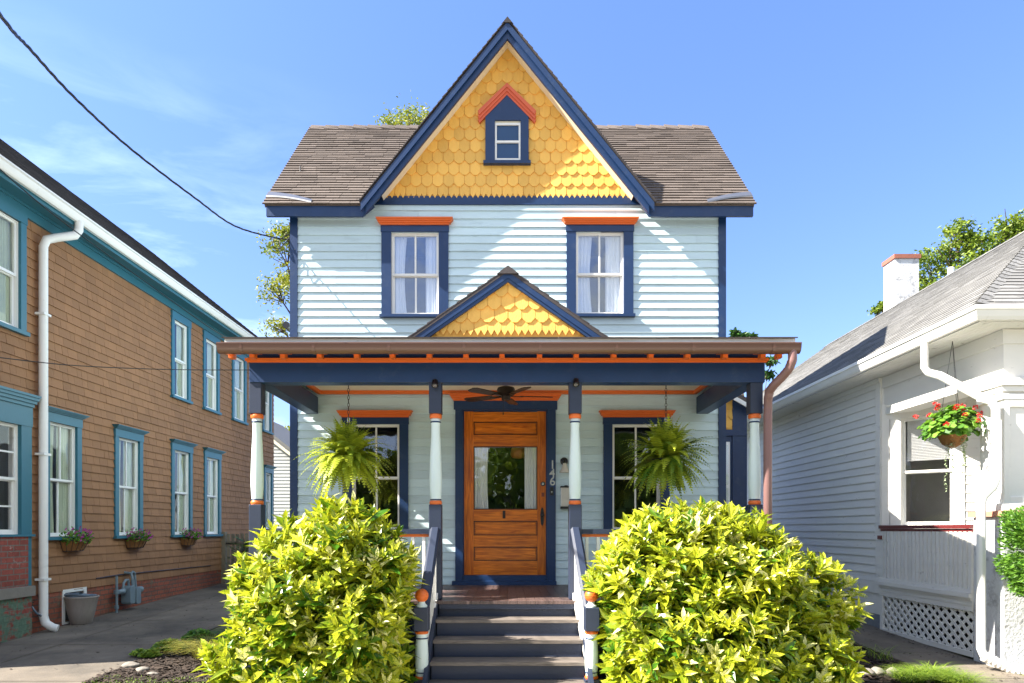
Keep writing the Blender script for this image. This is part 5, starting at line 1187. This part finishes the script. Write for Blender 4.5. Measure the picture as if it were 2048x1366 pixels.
# ============================================================= TREES
def tree(name, X, Y, clusters, label, matn, leaf=.10, trunk_r=.16, dens=1, seed=1, stretch=1, group=None, sub=1):
    random.seed(seed); o = empty(name, (X, Y, gz(Y)), label, 'tree', group); z0 = gz(Y)
    m = MB(); top = max(c[2] for c in clusters); zc_ = sum(c[2] for c in clusters)/len(clusters)
    fork = Vector((X, Y, z0+(zc_-z0)*.6)); m.tube([(X, Y, z0), (X+.05, Y, (z0+fork.z)/2), fork], [trunk_r, trunk_r*.8, trunk_r*.6], 10)
    for (x, y, z, r_) in clusters:
        c = Vector((x, y, z)); mid = fork.lerp(c, .5)+Vector((U(-.2, .2), U(-.2, .2), .25)); m.tube([fork, mid, c], [trunk_r*.45, trunk_r*.25, trunk_r*.08], 6)
        for j in range(7):
            e_ = c+Vector((U(-1, 1), U(-1, 1), U(-.7, 1)))*r_*.75; m.tube([mid.lerp(c, .7), e_], [trunk_r*.12, trunk_r*.04], 4)
    m.build('trunk', 'bark', o)
    m = MB()
    for (x, y, z, r_) in clusters:
        nsub = int((int(16*r_*r_*dens)+10)*sub)
        for s_ in range(nsub):
            v = Vector((random.gauss(0, 1), random.gauss(0, 1), random.gauss(0, .8))).normalized()*r_*U(.35, 1.05); c = Vector((x, y, z))+v; rs = U(.14, .30)*min(1, r_*3.5); bt = U(.15, .8)
            for j in range(int(34)):
                p = c+Vector((random.gauss(0, rs*.6), random.gauss(0, rs*.6), random.gauss(0, rs*.42)))
                d = Vector((U(-1, 1), U(-1, 1), U(-.9, .5))).normalized(); sd = d.cross(Vector((U(-1, 1), U(-1, 1), U(-1, 1)))).normalized(); m.quadleaf(p, d, sd, leaf*U(.7, 1.3), leaf*.45*stretch, min(1, max(0, bt+U(-.25, .25))))
    m.build('crown', matn, o); return o
def cl(px, py, Y, rpx): return (PX(px, Y), Y+U(-.5, .5), PZ(py, Y), rpx*Y/FP)
random.seed(3)
tree('tree', PX(640, 19), 19, [cl(572, 500, 19, 38), cl(548, 578, 19, 30), cl(562, 655, 19, 26), cl(575, 560, 19, 26), cl(640, 520, 19, 60), cl(655, 620, 19, 60), cl(585, 475, 19, 18)], 'loose leafy tree showing left of the house behind the service cable', 'tree_leaf_bright', .11, seed=41, dens=1.8)
tree('tree', PX(815, 20), 20, [cl(808, 240, 20, 34), cl(785, 256, 20, 26), cl(838, 262, 20, 34), cl(805, 300, 20, 60), cl(850, 350, 20, 80)], 'bright tree top peeking over the left roof ridge', 'tree_leaf_bright', .10, seed=42, dens=3.2)
tree('tree', PX(1900, 26), 26, [cl(1895, 500, 26, 42), cl(1860, 545, 26, 46), cl(1920, 540, 26, 50), cl(1850, 590, 26, 30), cl(1935, 480, 26, 22), cl(1905, 470, 26, 22), cl(1830, 560, 26, 24), cl(1900, 590, 26, 60)], 'airy green tree behind the white stucco chimney', 'tree_leaf', .15, seed=43, trunk_r=.25, dens=1.9)
tree('tree', PX(2030, 25), 25, [cl(2005, 465, 25, 40), cl(2045, 455, 25, 34), cl(1975, 500, 25, 40), cl(2030, 500, 25, 55), cl(2075, 470, 25, 50)], 'full green tree above the roof at the right edge', 'tree_leaf', .15, seed=44, trunk_r=.25, dens=2.4)
tree('tree', PX(1500, 17), 17, [cl(1462, 674, 17, 5), cl(1484, 676, 17, 4), cl(1506, 671, 17, 4), cl(1545, 722, 17, 7), cl(1538, 745, 17, 7), cl(1500, 720, 17, 20)], 'dark leafy sapling top behind the right end of the porch roof', 'dark_leaf', .13, trunk_r=.05, seed=45, dens=.2, sub=.6)
tree('tree', PX(1757, 22), 22, [cl(1757, 617, 22, 9), cl(1765, 612, 22, 8), cl(1790, 650, 22, 30)], 'small green sprig beside the foot of the chimney', 'tree_leaf', .12, trunk_r=.1, seed=46)
tree('tree', PX(565, 38), 38, [cl(555, 880, 38, 24), cl(575, 872, 38, 22), cl(600, 890, 38, 40), cl(540, 905, 38, 30)], 'low bright tree beyond the garage roof at the end of the driveway', 'tree_leaf_bright', .22, trunk_r=.2, seed=47)
# ============================================================= GARAGE, FENCE, CONIFER
gx_ = empty('garage', (-9.5, 26, gz(26)), 'pale grey outbuilding with sloping roof far down the driveway', 'garage')
m = MB(); Fg_ = Frame((0, 26, 0), (1, 0, 0), (0, 0, 1), (0, -1, 0)); 
for r0 in range(34):
    z = -1.0+r0*.13; hwd = 3.0 if z < 2.1 else max(0, 3.0-(z-2.1)/.77)
    if hwd > .1: m.solid([Fg_(-10.3-hwd, z, .02), Fg_(-10.3+hwd, z, .02), Fg_(-10.3+hwd, z+.13, .004), Fg_(-10.3-hwd, z+.13, .004)], [Fg_(-10.3-hwd, z, -.02), Fg_(-10.3+hwd, z, -.02), Fg_(-10.3+hwd, z+.13, -.02), Fg_(-10.3-hwd, z+.13, -.02)], rnd())
m.wbox(-13.3, -7.3, 26.03, 31, -1, 2.1); m.build('wall', 'garage_siding', gx_)
m = MB(); m.prism(Fg_, [(-13.6, 1.95), (-10.3, 4.55), (-7.0, 1.95), (-7.0, 2.1), (-10.3, 4.72), (-13.6, 2.1)], -5.2, .3); m.build('roof', 'asphalt_grey', gx_)
m = MB(); m.prism(Fg_, [(-10.3, 4.40), (-7.02, 1.82), (-7.02, 1.94), (-10.3, 4.54)], .28, .31); m.build('rake_board', 'cream', gx_)
fe = empty('picket_fence', (-4.6, 15, gz(15)), 'weathered wooden picket fence across the end of the driveway', 'fence')
m = MB(); m.wbox(-6.36, -6.2, 14.94, 15.08, gz(15)-.02, -.06); m.build('fence_post', 'wood_fence', fe)
m = MB(); m.wbox(-4.3, -4.16, 14.94, 15.08, gz(15)-.02, -.06); m.build('fence_post', 'wood_fence', fe)
m = MB(); x = -6.18
while x < -2.9:
    if not -4.32 < x < -4.1: m.wbox(x, x+.065, 15.0, 15.02, gz(15)+.04, -.1+U(-.01, .01), rnd())
    x += .10
m.wbox(-6.2, -2.85, 15.021, 15.06, -.35, -.27); m.wbox(-6.2, -2.85, 15.021, 15.06, -1.05, -.97); m.build('pickets', 'wood_fence', fe)
m = MB(); m.wbox(-6.2, -5.95, 14.985, 14.998, -.33, -.30); m.build('latch', 'black', fe)
co_ = empty('small_conifer', (PX(488, 14.3), 14.3, gz(14.3)), 'dark feathery conifer in front of the picket fence', 'bush'); m = MB(); cc = Vector((PX(488, 14.3), 14.3, -.75))
m2 = MB(); m2.tube([(cc.x, cc.y, gz(14.3)), (cc.x, cc.y, -.2)], [.03, .01], 6); m2.build('trunk', 'bark', co_)
for i in range(60):
    a = U(0, 6.28); z = U(-1.15, -.25); r_ = .5*(1-(z+1.2)/1.3)+.1; p0_ = Vector((cc.x, cc.y, z)); d = Vector((math.cos(a), math.sin(a), U(.1, .6))).normalized()
    for j in range(26):
        p = p0_+d*r_*j/26
        for s_ in (-1, 1): sd = d.cross(Vector((0, 0, 1))).normalized()*s_; m.quadleaf(p, (sd+d*.6+Vector((0, 0, .2))).normalized(), d, U(.05, .09), .012, rnd())
m.build('needles', 'dark_leaf', co_)
# ============================================================= LOW PLANTS, GRASS, STONES
def gpt(px, py):   # pixel -> ground point
    Y = 8.0
    for _ in range(30): Y = -gz(Y)*FP/(py-VY)
    return Vector((PX(px, Y), Y, gz(Y)))
def lowplant(px, py, r_, label, seed, mt='grass_leaf', cat='plant'):
    random.seed(seed); c = gpt(px, py); o = empty('low_plant', tuple(c), label, cat); m = MB(); s = MB()
    for i in range(int(2600*r_)):
        a = U(0, 6.28); q = math.sqrt(rnd()); p = c+Vector((r_*q*math.cos(a), r_*.8*q*math.sin(a), .04+r_*.55*(1-q*q)*U(.6, 1.1))); nn = Vector((U(-.6, .6), U(-.8, .3), 1)).normalized(); s1 = nn.cross(Vector((1, .2, 0))).normalized(); s2 = nn.cross(s1); w_ = U(.012, .026); tn = rnd()
        m.poly([p+(s1*math.cos(b)+s2*math.sin(b))*w_ for b in [2*math.pi*j/6 for j in range(6)]], tn)
    m.build('leaves', mt, o)
    for i in range(14): a = U(0, 6.28); s.tube([c+Vector((U(-.02, .02), 0, 0)), c+Vector((r_*.6*math.cos(a), r_*.5*math.sin(a), r_*.4))], .003, 4)
    s.build('stems', 'stem_green', o)
lowplant(338, 1303, .20, 'round-leaved green plant at the left edge of the mulch bed', 51)
lowplant(398, 1284, .22, 'low green plant between the mulch bed and the driveway', 52, 'ger_leaf')
lowplant(300, 1318, .12, 'small green plant beside the edging stones', 53)
lowplant(280, 1290+25, .10, 'tiny green clump at the driveway edge', 54)
def grasstuft(c, r_, h, n, m, tv=(0, 1), arch=.6):
    for i in range(n):
        a = U(0, 6.28); p = c+Vector((U(-1, 1)*r_*.3, U(-1, 1)*r_*.3, 0)); d = Vector((math.cos(a), math.sin(a), 0)); L_ = h*U(.6, 1.1); w_ = U(.002, .005); sd = Vector((-d.y, d.x, 0))*w_; tn = U(*tv); prev = None
        for j in range(5):
            t = j/4; q = p+d*(r_*t**1.5*U(.95, 1.05))+Vector((0, 0, L_*(t-arch*t*t))); 
            if prev is not None: m.poly([prev-sd*(1-t*.5), prev+sd*(1-t*.5), q+sd*(1-t), q-sd*(1-t)], tn)
            prev = q
random.seed(8)
c = gpt(425, 1318); m = MB(); grasstuft(c, .48, .55, 700, m); m.build('ornamental_grass', 'gold_grass', label='arching golden grass clump at the left foot of the big bush', cat='plant')
m = MB(); c = gpt(1795, 1345); 
for (px_, py_, n_) in ((1850, 1362, 420), (1890, 1368, 380), (1815, 1366, 300), (1925, 1374, 260), (1870, 1355, 150)): grasstuft(gpt(px_, py_), .30, .30, n_, m)
m.build('grass', 'grass_leaf', label='rough green grass beside the right-hand path', cat='grass', kind='stuff')
m = MB(); grasstuft(gpt(1765, 1320), .35, .4, 40, m); m.build('leafy_weed', 'grass_leaf', label='sparse arching weed at the edge of the path beside the right bush', cat='plant')
m = MB()
for i in range(5200):
    x, y = U(-4.1, -2.4), U(6.35, 7.15)
    if y > 6.80+.05*math.sin(x*6)+.04*math.sin(x*17): continue
    p = Vector((x, y, gz(y))); a = U(0, 6.28); h = U(.015, .05); d = Vector((math.cos(a)*.8, math.sin(a)*.4, 1)).normalized(); s_ = Vector((-math.sin(a), math.cos(a), 0)); m.quadleaf(p, d, s_, h, U(.006, .02), rnd())
m.build('ground_cover', 'grass_leaf', label='bright low ground cover in front of the mulch bed', cat='ground cover', kind='stuff')
def stone_(px, py, s, label, grp):
    c = gpt(px, py); bm = bmesh.new(); bmesh.ops.create_icosphere(bm, subdivisions=3, radius=1)
    ph = [U(0, 6) for _ in range(4)]; m = MB(); 
    for v in bm.verts:
        k = 1+.12*math.sin(3*v.co.x+ph[0])+.1*math.sin(4*v.co.y+ph[1])+.06*math.sin(7*v.co.z+ph[2]); v.co = Vector((v.co.x*s[0]*k, v.co.y*s[1]*k, v.co.z*s[2]*k))+c+Vector((0, 0, s[2]*.6))
    m.v = [v.co.copy() for v in bm.verts]; m.f = [tuple(v.index for v in f.verts) for f in bm.faces]; m.t = [.5]*len(m.f); m.m = [0]*len(m.f); bm.free()
    m.build('edging_stone', 'stone', label=label, cat='stone', group=grp, smooth=True)
G1 = 'pale edging stones round the mulch bed'; G2 = 'edging stones beside the right-hand path'
stone_(262, 1338, (.09, .06, .05), 'leftmost pale stone at the driveway edge of the mulch bed', G1); stone_(285, 1345, (.08, .06, .035), 'pale stone in the middle of the left bed edging', G1); stone_(305, 1352, (.07, .05, .025), 'flat pale stone nearest the ground cover', G1)
stone_(1733, 1352, (.08, .06, .05), 'grey stone tucked against the right bush', G2); stone_(1757, 1350, (.07, .06, .05), 'round grey stone in the middle of the path edging', G2); stone_(1785, 1348, (.07, .05, .04), 'grey stone nearest the grass by the path', G2)
# ============================================================= CABLES
def cable(pts, r_, name, label, twist=0, k=6):
    m = MB(); P_ = [Vector(p) for p in pts]; out = []
    for i in range(len(P_)-1):
        a = P_[max(i-1, 0)]; b = P_[i]; c = P_[i+1]; d = P_[min(i+2, len(P_)-1)]
        for t_ in range(12):
            t = t_/12; out.append(.5*((2*b)+(c-a)*t+(2*a-5*b+4*c-d)*t*t+(-a+3*b-3*c+d)*t*t*t))
    out.append(P_[-1])
    if twist:
        for ph in (0, 2.1, 4.2): m.tube([p+Vector((math.cos(i*.9+ph), 0, math.sin(i*.9+ph)))*r_*.7 for i, p in enumerate(out)], r_*.6, k)
    else: m.tube(out, r_, k)
    return m.build(name, 'cable', label=label, cat='cable', smooth=True)
Yc = [3.2, 4.1, 5.0, 6.0, 7.1, 8.0, 8.75]
pp = [(-8, 18), (60, 98), (150, 196), (262, 298), (390, 396), (470, 452), (553, 476)]
pts = [P3(a, b, y) for (a, b), y in zip(pp, Yc)]; v_ = Vector(pts[0])-Vector(pts[1]); pts = [tuple(Vector(pts[0])+v_*8+Vector((0, 0, 1.2))), tuple(Vector(pts[0])+v_*3+Vector((0, 0, .15)))]+pts+[P3(582, 478, 8.87)]
cable(pts, .0085, 'service_cable', 'thick twisted black service cable sweeping down to the left corner of the house', 1)
cable([P3(548, 475, 8.72), P3(545, 490, 8.72), P3(556, 498, 8.75), P3(570, 486, 8.8), P3(582, 470, 8.86)], .006, 'cable_loop', 'short drooping cable loop at the upper left corner of the house')
cable([P3(582, 466, 8.86), P3(560, 480, 8.8), P3(566, 505, 8.8), P3(580, 490, 8.86), P3(590, 500, 8.83)], .005, 'cable_loop', 'thin black loop tied to the left corner board')
cable([P3(-10, 330, 5.2), P3(121, 440, 6.0), P3(300, 570, 7.3), P3(440, 668, 8.6), P3(500, 690, 10)], .005, 'thin_cable', 'thin dark cable running alongside the white gutter of the brown house')
cable([P3(-10, 714, 5.0), P3(150, 731, 5.6), P3(340, 739, 6.3), P3(500, 740, 6.92)], .004, 'thin_cable', 'thin dark wire crossing in front of the brown wall to the porch beam')
cable([(XL-.05, 9.4, 5.0), (XL-.06, 9.4, 2.2), (XL-.05, 9.3, .4), (XL-.04, 9.4, -1.2)], .008, 'drop_cable', 'black cable hanging down the left side of the house')
m = MB(); c = P3(578, 655, 9.2); m.tube([c, (c[0], c[1]-.12, c[2])], .045, 14); m.tube([(c[0], c[1]-.0, c[2]), (XL, c[1], c[2])], .02, 8); m.build('side_lamp', 'black', house)

# unseen leafy mass added to darken window reflections, standing in for houses opposite
random.seed(77); m = MB()
for i in range(20000):
    x = U(-45, 45); h = 5.5+2.0*math.sin(x*.35)+1.4*math.sin(x*1.1+1); z = U(-1.6, h) if i % 3 else U(-1.6, 1.6); p = Vector((x, -24+U(-2.5, 2.5), z)); d = Vector((U(-1, 1), U(-1, 1), U(-1, 1))).normalized(); s_ = d.cross(Vector((U(-1, 1), U(-1, 1), U(-1, 1)))).normalized(); m.quadleaf(p, d, s_, U(.8, 1.4), .8, rnd())
m.build('reflection_mass', 'tree_leaf', label='unseen leafy mass added across the street to darken window reflections, in place of houses', cat='trees', kind='stuff')

random.seed(88); m = MB()
for i in range(420):
    x, y = (U(-6.5, -4.2), U(7, 14)) if rnd() < .7 else (U(4.4, 5.15), U(6.5, 9.4))
    if rnd() < .4: x = random.choice((-6.5+U(0, .2), -4.25+U(0, .12))) if x < 0 else 5.1-U(0, .1)
    p = Vector((x, y, gz(y)+.019)); a = U(0, 6.3); d = Vector((math.cos(a), math.sin(a), U(0, .3))).normalized(); s_ = Vector((-math.sin(a), math.cos(a), U(-.2, .2))); m.quadleaf(p, d, s_, U(.02, .06), U(.01, .03), rnd())
m.build('leaf_litter', 'mulch', label='scattered dry leaves lying on the driveway and path', cat='leaf litter', kind='stuff')
